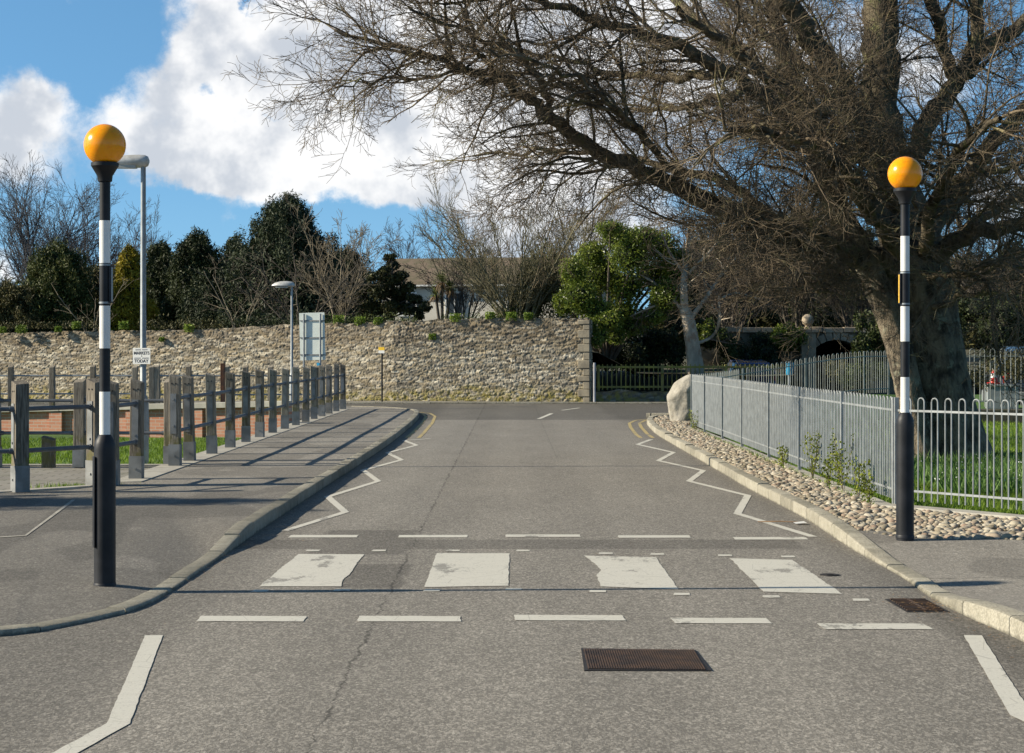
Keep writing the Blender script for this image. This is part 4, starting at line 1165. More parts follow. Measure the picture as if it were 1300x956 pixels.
for x_ in (-4.6, -1.9, 1.6, 4.3):
    b = MB(); wd, hh = 1.1, 1.25
    for c, s_ in (((x_, -.03, 1.35 + hh / 2), (wd, .08, .09)), ((x_, -.03, 1.35 - hh / 2), (wd, .08, .09)), ((x_ - wd / 2 + .04, -.03, 1.35), (.08, .08, hh - .09)), ((x_ + wd / 2 - .04, -.03, 1.35), (.08, .08, hh - .09)), ((x_, -.03, 1.35), (.06, .07, hh - .09))): b.box(c, s_)
    f = b.build('window', M_pwhite, e, smooth=False)
    b = MB(); b.box((x_, -.012, 1.35), (wd - .16, .02, hh - .1)); b.build('pane', M_glass, f, smooth=False)

# ------------------------------------------------------------------ stone arch
M_arch = mat('arch_stone', (.24, .20, .135), (.10, .085, .055), 2.2, .9, bump=.6, bscale=9)
M_archl = mat('pale_parapet_stone', (.46, .37, .26), (.26, .21, .15), 2.5, .9, bump=.5, bscale=12)
e = empty('stone_arch_bridge', (0, 75, 0), label='old stone arch with ball finial and parapet behind the distant railing', cat='arch')
ax, zc, ra = 12.35, .95, 1.22; xa, xb, zt_a = 7.2, 14.6, 2.45
b = MB(); arc = [(ax + ra * math.cos(t), zc + ra * math.sin(t)) for t in np.linspace(math.pi, 0, 17)]
for yy, flip in ((75, 0), (76.4, 1)):
    V = []; Fc = []
    low = [(xa, -.3), (ax - ra, -.3), (ax + ra, -.3), (xb, -.3)]
    poly = [(ax - ra, -.3)] + arc + [(ax + ra, -.3), (xb, -.3), (xb, zt_a), (xa, zt_a), (xa, -.3)]
    # quads between arc and top edge
    top = [(x_, zt_a) for x_, _ in arc]; k = len(arc)
    V = [(x_, yy, z_) for x_, z_ in arc] + [(x_, yy, z_) for x_, z_ in top]
    Fc = [(i, i + 1, k + i + 1, k + i) for i in range(k - 1)]
    V += [(xa, yy, -.3), (ax - ra, yy, -.3), (xa, yy, zt_a), (ax + ra, yy, -.3), (xb, yy, -.3), (xb, yy, zt_a)]; o_ = 2 * k
    Fc += [(o_, o_ + 1, 0, k, o_ + 2), (o_ + 3, o_ + 4, o_ + 5, 2 * k - 1, k - 1)]
    b.raw(V, Fc)
ff = [(ax - ra, -.3)] + arc + [(ax + ra, -.3)]
b.raw([(x_, 75, z_) for x_, z_ in ff] + [(x_, 76.4, z_) for x_, z_ in ff], [(i, len(ff) + i, len(ff) + i + 1, i + 1) for i in range(len(ff) - 1)])
b.build('spandrel_wall', M_arch, e, smooth=False)
b = MB()
for i in range(15):
    t0, t1 = math.pi * (1 - i / 15) - .012, math.pi * (1 - (i + 1) / 15) + .012; q = []
    for yy in (74.9, 75.2):
        for t in (t0, t1):
            for r_ in (ra - .01, ra + .30): q.append((ax + r_ * math.cos(t), yy, zc + r_ * math.sin(t)))
    b.raw(q, [(0, 1, 3, 2), (4, 6, 7, 5), (0, 4, 5, 1), (1, 5, 7, 3), (3, 7, 6, 2), (2, 6, 4, 0)])
b.build('arch_ring', M_archl, e, smooth=False, bevel=.02)
b = MB(); x_ = xa
while x_ < xb:
    wd = random.uniform(.5, .9); b.box((x_ + wd / 2, 75.1, zt_a + .1 + random.uniform(-.02, .02)), (wd - .02, .5, .2)); x_ += wd
b.build('parapet', M_archl, e, smooth=False, bevel=.025)
b = MB(); b.box((11.2, 74.6, 1.1), (.55, .55, 2.7)); b.box((11.2, 74.6, 2.5), (.72, .72, .14)); b.lathe([(.17, 0), (.08, .1), (.1, .14), (.19, .2), (.23, .32), (.2, .46), (.1, .55), (.01, .57)], 18, (11.2, 74.6, 2.57))
b.build('gate_pier', M_archl, e, bevel=.02)
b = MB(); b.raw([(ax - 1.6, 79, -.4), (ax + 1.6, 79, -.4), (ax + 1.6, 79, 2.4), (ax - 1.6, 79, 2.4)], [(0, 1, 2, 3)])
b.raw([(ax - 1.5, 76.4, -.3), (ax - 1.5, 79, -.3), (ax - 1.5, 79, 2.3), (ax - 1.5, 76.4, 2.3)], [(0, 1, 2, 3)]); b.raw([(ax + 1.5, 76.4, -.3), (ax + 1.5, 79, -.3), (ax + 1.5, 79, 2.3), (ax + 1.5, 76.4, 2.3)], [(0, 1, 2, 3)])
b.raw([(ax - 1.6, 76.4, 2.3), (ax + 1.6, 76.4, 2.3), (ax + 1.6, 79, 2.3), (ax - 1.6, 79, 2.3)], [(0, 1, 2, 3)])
b.build('passage', mat('passage_shade', (.03, .026, .03), None, 2, .95), e, smooth=False)  # near-black panels put the darkness of the arch opening into colour

for c_ in e.children: c_.data.transform(Matrix.Translation((-ax, -75, 0)))
e.location = (ax, 75, 0)
# ------------------------------------------------------------------ bin, cars, boulder
e = empty('litter_bin', ((1002.5 - HX) * 52 / F, 52, .0), label='small bright blue litter bin on a post behind the distant railing', cat='bin')
b = MB(); b.tube([(0, .1, -.1), (0, .1, 1.45)], .03, 10); b.build('post', M_galv, e)
b = MB(); b.lathe([(.085, 1.10), (.10, 1.2), (.115, 1.40), (.12, 1.42), (.105, 1.42), (.09, 1.15)], 16); b.build('bin_body', mat('blue_bin_plastic', (.02, .30, .50), (.015, .22, .4), 4, .4), e)

def car(name, loc, rz, label, paint_c, s_=1.):
    """small hatchback built from lofted cross sections; front is +y in its own frame"""
    e = empty(name, loc, rz=rz, label=label, cat='car')
    pm = mat('car_paint_' + ('blue' if paint_c[2] > .1 else 'dark'), paint_c, tuple(c * .9 for c in paint_c), 3, .25, coat=.6, spec=.6)
    secs = [(-2.0, .35, .78, .70), (-1.95, .28, .95, .78), (-1.6, .22, 1.02, .82), (-.9, .2, 1.0, .84), (0, .2, .98, .85), (.7, .2, .96, .84), (1.4, .22, .88, .81), (1.85, .28, .72, .74), (2.0, .38, .62, .62)]
    V = []; k = 10
    for (y_, z0, z1, hw) in secs:
        ring = [(-hw * .9, z0), (hw * .9, z0), (hw, z0 + .12), (hw, (z0 + z1) / 2), (hw * .97, z1 - .06), (hw * .88, z1), (-hw * .88, z1), (-hw * .97, z1 - .06), (-hw, (z0 + z1) / 2), (-hw, z0 + .12)]
        V += [(x_, y_, z_) for x_, z_ in ring]
    Fc = [(i * k + j, i * k + (j + 1) % k, (i + 1) * k + (j + 1) % k, (i + 1) * k + j) for i in range(len(secs) - 1) for j in range(k)] + [tuple(range(k - 1, -1, -1)), tuple(range((len(secs) - 1) * k, len(secs) * k))]
    b = MB(); b.raw(V, Fc); b.build('body', pm, e, ang=30, bevel=.01)
    cs = [(-1.86, .98, .70, .99), (-1.55, 1.36, .60, .98), (-1.2, 1.44, .60, .98), (-.2, 1.46, .60, .97), (.35, 1.38, .58, .96), (1.05, .95, .70, .93)]
    V = []
    for (y_, z1, hw, zb) in cs: V += [(-.80, y_, zb), (.80, y_, zb), (hw + .02, y_, max(zb, z1 - .05)), (hw - .08, y_, z1), (-hw + .08, y_, z1), (-hw - .02, y_, max(zb, z1 - .05))]
    Fc = [(i * 6 + j, i * 6 + (j + 1) % 6, (i + 1) * 6 + (j + 1) % 6, (i + 1) * 6 + j) for i in range(len(cs) - 1) for j in range(6)]
    b = MB(); b.raw(V, Fc); b.build('glasshouse', M_glass, e, ang=25)
    b = MB(); b.raw([(-.56, -1.56, 1.375), (.56, -1.56, 1.375), (.56, -.2, 1.475), (-.56, -.2, 1.475), (.54, .33, 1.395), (-.54, .33, 1.395), (-.56, -1.56, 1.35), (.56, -1.56, 1.35), (.54, .33, 1.36), (-.54, .33, 1.36)],
        [(0, 1, 2, 3), (3, 2, 4, 5), (0, 6, 7, 1), (5, 4, 8, 9), (0, 3, 5, 9, 6), (1, 7, 8, 4, 2)]); b.build('roof', pm, e, ang=20)
    for x_ in (-.78, .78):
        for y_ in (-1.25, 1.25):
            b = MB(); sg = 1 if x_ > 0 else -1; b.tube([(x_ - sg * .1, y_, .3), (x_ + sg * .08, y_, .3)], .30, 20); t_ = b.build('wheel', mat('tyre_rubber', (.02, .02, .02), None, 5, .8), e)
            b = MB(); b.tube([(x_ + sg * .078, y_, .3), (x_ + sg * .09, y_, .3)], .19, 16); b.build('rim', M_galv, t_)
        b = MB(); b.box((x_ * .86, -1.965, .80), (.16, .05, .24)); b.build('tail_light', mat('red_lens', (.55, .01, .01), (.45, .02, .02), 20, .2), e, bevel=.01)
        b = MB(); b.box((x_ * .80, 1.86, .62), (.28, .12, .14)); b.build('headlight', mat('clear_lens', (.7, .7, .72), None, 20, .1), e, bevel=.01)
    b = MB(); b.box((0, -2.0, .60), (.52, .02, .11)); b.build('number_plate', mat('plate_yellow', (.75, .6, .08), None, 20, .5), e)
    b = MB(); b.box((0, -1.99, .42), (1.45, .10, .16)); b.build('bumper', M_shoe, e, bevel=.02)
    return e
car('parked_car', ((939 - HX) * 71 / F, 69.2, -.05), R(3), 'bright blue car parked behind the distant railing near the pollarded tree', (.02, .06, .30))
car('parked_car', (11.4, 43.5, .36), R(-8), 'dark car with red tail lamps parked behind the big tree and low retaining wall', (.03, .035, .05))

e = empty('utility_cabinet', (10.0, 40.2, .38), rz=R(-6), label='pale grey metal cabinet behind the railing right of the beech trunk', cat='cabinet')
b = MB(); b.box((0, 0, .31), (.62, .36, .62)); b.build('body', M_galv, e, bevel=.01)
b = MB(); b.box((0, 0, .645), (.68, .42, .05)); b.build('lid', M_galv, e, bevel=.01)
e = empty('traffic_cone', (9.82, 40.15, 1.05), label='small red and white traffic cone standing on the grey cabinet', cat='traffic cone')
b = MB(); b.box((0, 0, .015), (.24, .24, .03)); b.build('base', mat('cone_red', (.62, .03, .02), (.5, .02, .02), 9, .5), e, bevel=.005)
b = MB(); b.lathe([(.095, .03), (.068, .13), (.045, .22), (.032, .28), (.018, .36)], 18, mis=[0, 1, 0, 1, 1]); b.build('cone_body', [mat('cone_red', (1, 0, 0)), M_pwhite], e)

def boulder():
    import bmesh
    bm = bmesh.new(); bmesh.ops.create_icosphere(bm, subdivisions=5, radius=1)
    V = np.array([v.co[:] for v in bm.verts]); Q = np.array([[v.index for v in f.verts] for f in bm.faces]); bm.free()
    g = np.random.default_rng(12); D = np.ones(len(V)) * 2
    for _ in range(15):
        nn = g.normal(size=3); nn /= np.linalg.norm(nn); dd_ = g.uniform(.66, .95); c = V @ nn
        D = np.where(c > .05, np.minimum(D, dd_ / np.maximum(c, .05)), D)
    D = np.minimum(D, 1.05); V = V * D[:, None]
    for f_, a_ in ((4, .035), (9, .018), (20, .008)):
        w_ = g.normal(size=(3, 6)) * f_; ph = g.random(6) * 6; V = V * (1 + a_ * np.sin(V @ w_ + ph).sum(1)[:, None] / 2)
    V = V * np.array([.50, .42, .64]); V[:, 0] += .16 * (V[:, 2] / .6) ; V[:, 2] += .50
    return V, Q
V, Q = boulder()
m_, n, b_ = newmat('pale_boulder'); p = n.node('ShaderNodeTexCoord').outputs['Object']
n.l.new(n.ramp(n.add(n.mul(n.noise(p, 5, 6, .65), .8), n.mul(n.noise(p, 22, 4), .3)), [(.35, (.20, .19, .165)), (.52, (.32, .295, .24)), (.7, (.42, .39, .33))]), b_.inputs['Base Color']); b_.inputs['Roughness'].default_value = .85
n.l.new(n.bump(n.noise(p, 14, 6, .7), .8, .03), b_.inputs['Normal'])
o = npmesh('boulder', V, Q, m_, smooth=True); o.location = ((873 - HX) * 45.6 / F, 45.6, .02)
tag(o, 'tall pale boulder standing at the far end of the cobble bed', 'boulder')

# ------------------------------------------------------------------ the big bare beech
def barkmat(name, c1, c2, lich=None, sc=6, rg=(.32, .62)):
    m, n, b = newmat(name); p = n.pos()
    f = n.noise(n.scale(p, (1, 1, .45)), sc, 6, .68)
    c = n.ramp(f, [(rg[0], c2), (rg[1], c1)])
    if lich: c = n.mixc(n.mul(n.ss(n.noise(p, sc * .7, 4, .7), .55, .66), .75), c, c4(lich))
    n.l.new(c, b.inputs['Base Color']); b.inputs['Roughness'].default_value = .85; b.inputs['Specular IOR Level'].default_value = .3
    n.l.new(n.bump(f, 1.0, .12), b.inputs['Normal']); return m
M_bark = barkmat('beech_bark', (.25, .205, .145), (.05, .04, .03), (.30, .30, .22), 7, (.38, .58))
M_limb = barkmat('beech_limb_bark', (.17, .14, .09), (.035, .028, .02), (.17, .175, .07), 5, (.38, .6))
M_twig = barkmat('beech_twig', (.20, .155, .10), (.065, .048, .034), (.26, .23, .11), 2.2)
def gnarl(name, pts, rads, m, parent, n_=32, seed=0, flare=0., lob=5, amp=.10):
    g = np.random.default_rng(seed); pts = smooth_path(pts, 5); k = len(pts); rads = lerp_list(rads, k); V = []; ph = g.random(8) * 6.28
    for i, p in enumerate(pts):
        a = Vector(pts[max(0, i - 1)]); c = Vector(pts[min(k - 1, i + 1)]); d = (c - a).normalized()
        ref = Vector((0, 1, 0)); u = d.cross(ref).normalized(); w_ = u.cross(d).normalized(); h_ = (Vector(p) - Vector(pts[0])).length
        for j in range(n_):
            t = 2 * math.pi * j / n_
            r_ = rads[i] * (1 + amp * math.sin(2 * t + ph[0] + h_ * .5) + amp * .6 * math.sin(3 * t + ph[1] - h_ * .8) + amp * .35 * math.sin(7 * t + ph[2] + h_ * 1.5) + .02 * g.normal())
            r_ *= 1 + flare * math.exp(-h_ / .45) * (.5 + .5 * (.5 + .5 * math.sin(lob * t + ph[3])))
            V.append(tuple(Vector(p) + u * math.cos(t) * r_ + w_ * math.sin(t) * r_))
    b = MB(); b.raw(V, [(i * n_ + j, i * n_ + (j + 1) % n_, (i + 1) * n_ + (j + 1) % n_, (i + 1) * n_ + j) for i in range(k - 1) for j in range(n_)])
    return b.build(name, m, parent, ang=60)
limbs = [
    ([(1120, 372, 28.8), (1070, 372, 27.9), (1020, 366, 27.2), (970, 362, 26.8)], .03, .008),
    ([(1100, 340, 28.4), (1050, 300, 26.8), (990, 280, 25.6), (935, 285, 24.8)], .05, .012),
    ([(1150, 250, 29), (1090, 200, 27.4), (1010, 130, 26), (930, 60, 25), (860, 10, 24.4)], .12, .04),
    ([(1130, 200, 29.2), (1060, 120, 29.8), (980, 50, 30.4), (900, -20, 31)], .12, .05),
    ([(877, 246, 27.4), (820, 175, 26.2), (760, 120, 25.4), (690, 80, 24.8), (620, 62, 24.4)], .07, .014),
    ([(1165, 350, 28.8), (1215, 350, 27.6), (1265, 335, 26.4), (1330, 345, 25.4)], .07, .02),
    ([(1160, 300, 29), (1200, 235, 28), (1260, 215, 27.2), (1330, 225, 26.6)], .09, .03),
    # photo positions with distance, start and end radius
    ([(1150, 345, 29), (1090, 325, 28.6), (1030, 304, 28.2), (965, 281, 27.8), (877, 246, 27.4), (808, 215, 27), (750, 188, 26.8), (700, 150, 26.6), (654, 114, 26.5), (600, 90, 26.4), (550, 74, 26.4), (495, 58, 26.3), (425, 38, 26.3)], .23, .018),
    ([(700, 148, 26.6), (682, 104, 26.3), (650, 66, 26), (590, 40, 25.6), (520, 12, 25.3)], .075, .014),
    ([(654, 114, 26.5), (610, 70, 26.2), (600, 30, 25.9), (560, -20, 25.6)], .05, .014),
    ([(600, 90, 26.4), (540, 98, 26.0), (480, 102, 25.8), (425, 112, 25.6)], .035, .01),
    ([(1100, 322, 28.6), (1000, 290, 29.5), (930, 240, 30.2), (860, 215, 30.6), (780, 200, 31), (700, 192, 31.2), (600, 198, 31.5)], .14, .015),
    ([(1150, 320, 29), (1080, 230, 28), (1000, 150, 27.3), (920, 90, 26.8), (820, 45, 26.4), (720, 12, 26), (600, -20, 25.8)], .21, .03),
    ([(920, 90, 26.8), (850, 100, 27.6), (770, 95, 28.3), (690, 70, 28.8), (600, 55, 29)], .09, .015),
    ([(1140, 300, 29.2), (1060, 200, 30), (990, 110, 31), (900, 40, 32), (820, -40, 33)], .20, .07),
    ([(990, 110, 31), (920, 120, 32), (840, 140, 33), (750, 130, 34)], .10, .02),
    ([(1150, 330, 29), (1130, 220, 29.2), (1118, 120, 29.3), (1116, 40, 29.2), (1122, -80, 29)], .40, .24),
    ([(1150, 290, 29), (1090, 150, 28), (1030, 50, 27.5), (980, -20, 27), (930, -90, 26.8)], .21, .13),
    ([(1140, 240, 29.2), (1180, 155, 29.6), (1218, 98, 29.8), (1250, 60, 30), (1320, 20, 30.2)], .21, .10),
    ([(1218, 98, 29.8), (1240, 30, 29.8), (1245, -80, 29.8)], .14, .10),
    ([(1215, 100, 29.8), (1190, 45, 29.5), (1165, -60, 29)], .13, .09),
    ([(1160, 345, 29), (1225, 300, 28.5), (1290, 285, 28), (1390, 265, 27.6)], .19, .08),
    ([(1165, 320, 29), (1230, 225, 29.6), (1290, 150, 30), (1370, 80, 30.5)], .19, .10),
    ([(1150, 330, 28.8), (1100, 260, 27), (1060, 205, 25.5), (1000, 172, 24.2), (920, 165, 23.2)], .15, .03),
    ([(1170, 330, 28.8), (1190, 250, 26.8), (1220, 190, 25.2), (1270, 150, 23.6)], .14, .03),
    ([(1150, 310, 29.4), (1080, 240, 31.5), (1020, 190, 33.5), (940, 165, 35.5)], .16, .03),
    ([(1110, 345, 28.8), (1050, 325, 28), (1000, 312, 27.4), (955, 305, 27)], .075, .014),
    ([(1185, 390, 28.6), (1240, 372, 28), (1300, 385, 27.4), (1360, 400, 27)], .06, .014),
    ([(1122, 375, 28.8), (1085, 355, 28.3), (1040, 350, 27.8), (1000, 352, 27.5)], .03, .008),
    ([(1170, 330, 29.4), (1230, 290, 31.5), (1290, 250, 33.5), (1340, 215, 35)], .16, .04),
    ([(860, 240, 27.3), (790, 215, 26.8), (720, 205, 26.5), (650, 215, 26.3)], .03, .01),
]
T = empty('beech_tree', (6.4, 29, .1), label='huge bare old beech tree spreading over the street on the right', cat='tree')
Ti = Matrix.Translation((-6.4, -29, -.1))
def TL(pts): return [(p[0] - 6.4, p[1] - 29, p[2] - .1) for p in pts]
gnarl('trunk', TL([P(1207, 606, 29), P(1203, 560, 29), P(1193, 500, 29), P(1184, 440, 29), P(1174, 390, 29), P(1162, 340, 29), P(1148, 285, 29.05), P(1138, 240, 29.1)]), [.52, .48, .44, .42, .43, .45, .41, .30], M_bark, T, 40, 3, flare=.55)
gnarl('trunk', TL([P(1176, 606, 28.7), P(1162, 540, 28.6), P(1150, 480, 28.6), P(1136, 425, 28.7), P(1116, 372, 28.7), P(1092, 315, 28.7), P(1060, 262, 28.6), P(1040, 200, 28.4), P(1010, 120, 28.2), P(985, 30, 28), P(970, -60, 28)]), [.25, .21, .19, .185, .18, .17, .16, .15, .13, .11, .09], M_bark, T, 24, 5, flare=.6, lob=3)
W = Wood()
cfgB = dict(seg=[.4, .24, .16, .11, .10], wob=[.1, .20, .17, .14, .16], trop=[0, .0, .012, .012, .0], kids=[-4.2, -5.6, -10.0, 3], len=[1.7, .75, .38, .19], rad=[.026, .0090, .0044, .0032],
            t0=.12, ang=.75, rmin=.0028, flat=.45, lift=.05, zmax=9.0, tip=.3)
random.seed(5)
for L_, r0, r1 in limbs:
    r0 = r0 * .82
    pw = smooth_path([P(*q) for q in L_], 5); pw = TL(pw); k = len(pw)
    rd = list(np.array(lerp_list([r0, r0 + (r1 - r0) * .55, r1], k)))
    for i in range(1, k - 1): pw[i] = tuple(c + random.gauss(0, .035) for c in pw[i])
    W.chain(pw, rd); Lg = sum(math.dist(a, c) for a, c in zip(pw, pw[1:]))
    lim = [(p, r) for p, r in zip(pw, rd) if p[2] < 9.6]
    spawn(W, pw, rd, Lg, 0, cfgB, t0=.18)
stem = TL(smooth_path([P(1092, 315, 28.7), P(1060, 262, 28.6), P(1040, 200, 28.4), P(1010, 120, 28.2), P(985, 30, 28)], 5)); spawn(W, stem, lerp_list([.17, .11], len(stem)), 4, 0, cfgB)
W.mesh('branches', M_limb, T, lo=.026); W.mesh('crown', M_twig, T, hi=.026)
nB = len(W.ch)

# ------------------------------------------------------------------ other bare trees
def bare_tree(base, height, spread, label, m, stems=1, r=.12, cfg=None, lean=(0, 0), zmax=1e9, ivy=None, up=.9, group=None, name='bare_tree'):
    T = empty(name, base, label=label, cat='tree', group=group); W = Wood(); S_ = Wood()
    c_ = dict(seg=[.5, .4, .28, .2], wob=[.06, .10, .14, .18], trop=[.03, .05, .05, .04], kids=[-3.0, -3.4, 5], len=[height * .42, height * .17, height * .08], rad=[r * .35, r * .14, .012],
              t0=.22, ang=.62, rmin=.008, flat=.8, lift=.15, tip=.25); c_.update(cfg or {})
    for s_ in range(stems):
        a = 2 * math.pi * (s_ + random.random() * .6) / max(stems, 1); o_ = 0 if stems == 1 else spread * .08
        tx, ty = lean[0] + (math.cos(a) * spread * .5 if stems > 1 else 0), lean[1] + (math.sin(a) * spread * .3 if stems > 1 else 0)
        hh = height * random.uniform(.72, 1.0) if stems > 1 else height
        pts = [(math.cos(a) * o_, math.sin(a) * o_, -.3), (tx * .18, ty * .18, hh * .28), (tx * .5, ty * .5, hh * .62), (tx * .9, ty * .9, hh)]
        pw = smooth_path(pts, 5); pw = [(p[0] + random.gauss(0, .02 * height / 6), p[1] + random.gauss(0, .02), p[2]) for p in pw]
        rd = lerp_list([r, r * .75, r * .4, .015], len(pw)); S_.chain(pw, rd); spawn(W, pw, rd, height, 0, c_)
    S_.mesh('trunk', m, T); W.mesh('crown', m, T)
    if ivy:
        n_, cl, mm_, sz = ivy; pts = clump_points(cl, n_, .3); V, Q = leaves_arr(pts, rng.uniform(.6, 1.2, n_) * sz, .5); npmesh('ivy', V, Q, mm_, T)
    return T
M_bt = barkmat('pale_bark', (.26, .22, .155), (.13, .11, .08), None, 2)
M_bt2 = barkmat('grey_twig_bark', (.13, .11, .085), (.075, .065, .055), None, 2)
M_bt3 = barkmat('distant_bark', (.085, .085, .09), (.055, .055, .06), None, 1)
def gp(px, Y, dz=0): x_ = (px - HX) * Y / F; return (x_, Y, zgarden(x_, Y) + dz)
random.seed(21)
bare_tree(gp(45, 108), 7.9, 5, 'tall leafless tree on the far left beyond the garden wall', M_bt3, stems=3, r=.13)
bare_tree(gp(98, 118), 7.3, 5, 'leafless tree just left of the left beacon pole beyond the conifers', M_bt3, stems=4, r=.12)
bare_tree(gp(150, 116), 6.4, 5, 'leafless tree showing between the left beacon and the golden conifer', M_bt3, stems=4, r=.11)
bare_tree(gp(205, 112), 4.6, 3, 'small leafless tree rising behind the golden conifer', M_bt3, stems=3, r=.09)
bare_tree(gp(-18, 96), 5.0, 4, 'leafless tree leaning in at the left edge of the picture', M_bt3, stems=3, r=.1, lean=(1.2, 0))
bare_tree(gp(523, 120), 5.7, 2.4, 'small leafless tree rising above the roof end of the house', M_bt3, stems=2, r=.09)
bare_tree(gp(380, 72.5), 3.5, 6.0, 'wide spreading bare tree with pale twigs behind the wall and blank sign', M_bt2, stems=5, r=.05, cfg=dict(rmin=.0050, ang=.8, kids=[-2.2, -2.6, 4], len=[1.9, .9, .4], trop=[.02, .02, .02, .02]))
bare_tree(gp(432, 76), 4.6, 3.6, 'upright bare tree between the tall dark cypress and the pine', M_bt, stems=4, r=.07, cfg=dict(rmin=.007))
bare_tree(gp(118, 74), 2.6, 3.2, 'low bare shrubby tree with pale branches behind the left beacon', M_bt, stems=4, r=.04, cfg=dict(rmin=.0045, ang=.8, kids=[-2.2, -2.4, 3]))
bare_tree(gp(305, 74), 3.0, 3.2, 'low bare tree with arching pale twigs in front of the dark conifers', M_bt, stems=4, r=.04, cfg=dict(rmin=.0045, ang=.8, kids=[-2.2, -2.4, 3]))
M_ivy = leafmat('ivy_leaves', (.022, .035, .010), (.045, .065, .016), (.11, .13, .03))
M_lau = leafmat('laurel_leaves', (.045, .070, .012), (.12, .165, .022), (.27, .31, .05), rough=.4, trans=.25)
M_dk = leafmat('dark_evergreen', (.014, .022, .007), (.030, .042, .013), (.065, .08, .025), trans=.1)
M_cyp = leafmat('cypress_foliage', (.016, .028, .014), (.036, .052, .024), (.075, .09, .040), trans=.1)
M_gold = leafmat('golden_conifer_foliage', (.09, .08, .010), (.22, .18, .015), (.42, .33, .03), trans=.2)
M_brn = leafmat('brown_green_foliage', (.035, .035, .012), (.07, .065, .022), (.12, .11, .035), trans=.1)
M_yew = leafmat('yew_green', (.03, .045, .012), (.06, .075, .018), (.11, .12, .03), trans=.1)
M_pine = leafmat('pine_needles', (.018, .025, .010), (.045, .05, .016), (.10, .10, .03), trans=.05)
zi = gp(655, 71)[2]
M_bt4 = barkmat('olive_bark', (.23, .21, .13), (.11, .10, .06), None, 2)
bare_tree(gp(660, 71), 5.3, 7.4, 'ivy wrapped bare tree with many fanning stems behind the wall', M_bt4, stems=14, r=.07, cfg=dict(rmin=.0055, ang=.52, lift=.35, wob=[.05, .08, .09, .1], kids=[-3.4, -4.2, 5], len=[1.5, .8, .4], rad=[.022, .011, .007]),
          ivy=(16000, [(0, 0, 1.0, 1.1, .5, 1.1), (.6, .1, 2.3, .7, .5, 1.2), (-.6, 0, .8, 1.0, .5, .6), (1.0, .2, 3.0, .7, .4, .9), (1.4, 0, 1.5, .7, .5, 1.2), (-1.4, 0, .6, .8, .4, .5), (.2, .1, 1.9, .4, .3, 1.3)], leafmat('olive_ivy', (.035, .045, .012), (.075, .085, .02), (.15, .155, .04)), .05))
bare_tree(gp(735, 74), 5.4, 3.4, 'slim bare tree between the ivy wrapped tree and the bright evergreen', M_bt2, stems=5, r=.06, cfg=dict(rmin=.007))
bare_tree(gp(590, 84), 4.6, 3.4, 'bare tree in front of the roof of the house', M_bt2, stems=5, r=.06, cfg=dict(rmin=.008))

# ------------------------------------------------------------------ conifers and evergreens
def core(clumps, sc=.72):
    V = []; Q = []; o = 0
    for i, (cx, cy, cz, rx, ry, rz) in enumerate(clumps):
        V.append(IV * np.array([rx, ry, rz]) * sc * (1 + .1 * np.sin(IV[:, :1] * 5 + i)) + np.array([cx, cy, cz])); Q.append(IF + o); o += len(IV)
    return np.concatenate(V), np.concatenate(Q)
def evergreen(name, base, label, prof, H, Wd, m, nb=60, n_=9000, sz=.085, w_=.26, trunk=True, cr=.26, seed=1, cat='tree', droop=0., group=None, z0=.02, depth=.8):
    """crown of many small leaf faces gathered into boughs; prof(t) is the half width at height t (0..1)"""
    g = np.random.default_rng(seed); T = empty(name, base, label=label, cat=cat, group=group); cl = []
    for i in range(nb):
        t = (i + g.random()) / nb; t = z0 + (1 - z0) * t; R_ = Wd * prof(t); a = g.random() * 6.283
        rr_ = R_ * g.uniform(.45, 1.10); s_ = max(.10, Wd * cr * (.55 + .75 * g.random()) * (.45 + .55 * prof(t)))
        cl.append((math.cos(a) * rr_, math.sin(a) * rr_ * depth, H * t - droop * rr_, s_ * .85, s_ * .85, s_ * g.uniform(.8, 1.9)))
    n_ = int(n_ * 1.5); pts = clump_points(cl, n_, .45); pts = pts + g.normal(size=pts.shape) * sz * .6; V, Q = leaves_arr(pts, g.uniform(.4, 1.25, n_) * sz, w_, up=.7)
    npmesh('crown', V, Q, m, T)
    # solid near-black core painting the crown's inner shade, with leaves scattered over it
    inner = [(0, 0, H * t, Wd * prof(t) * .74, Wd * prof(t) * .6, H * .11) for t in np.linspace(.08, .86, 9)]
    V, Q = core(inner, .80); npmesh('crown_shade_core', V, Q, MD, T, smooth=False)
    ni = int(n_ * .45); pts = clump_points(inner, ni, .9) ; V, Q = leaves_arr(pts, g.uniform(.6, 1.3, ni) * sz * 1.2, w_ * 1.3, up=.5); npmesh('inner_leaves_and_shade', V, Q, m, T)
    if trunk:
        b = MB(); b.tube([(0, 0, -.5), (0, 0, H * .5), (0, 0, H * .92)], [Wd * .07, Wd * .05, .02], 8); b.build('trunk', M_bt2, T)
    return T
MD = mat('inner_leaves_and_shade', (.014, .020, .008), (.007, .010, .005), 9, .95, bump=1., bscale=14, bdist=.06)  # near-black tone gives tree interiors their shade as colour
cone = lambda t: max(.02, (1 - t) ** .75 * (1 if t > .12 else .75 + t * 2))
dome = lambda t: max(.05, math.sqrt(max(0, 1 - (max(0, t - .35) / .66) ** 2)) * (.8 + .2 * min(1, t / .2)))
broad = lambda t: max(.05, (1 - t ** 2.2) ** .6 * (.78 + .22 * min(1, t / .3)))
def topH(py, Y, base): return CZ + (HY - py) * Y / F - base[2]
def ev(px, top, Y, halfpx, label, prof, m, name='conifer_tree', **k):
    bs = gp(px, Y); k.setdefault('nb', 110); k.setdefault('cr', .20); k['n_'] = int(k.get('n_', 9000) * 1.5)
    return evergreen(name, bs, label, prof, topH(top, Y, bs), halfpx * 1.38 * Y / F, m, **k)
ev(72, 312, 80, 46, 'broad dark green conifer left of the left beacon pole', broad, M_yew, seed=2, n_=12000)
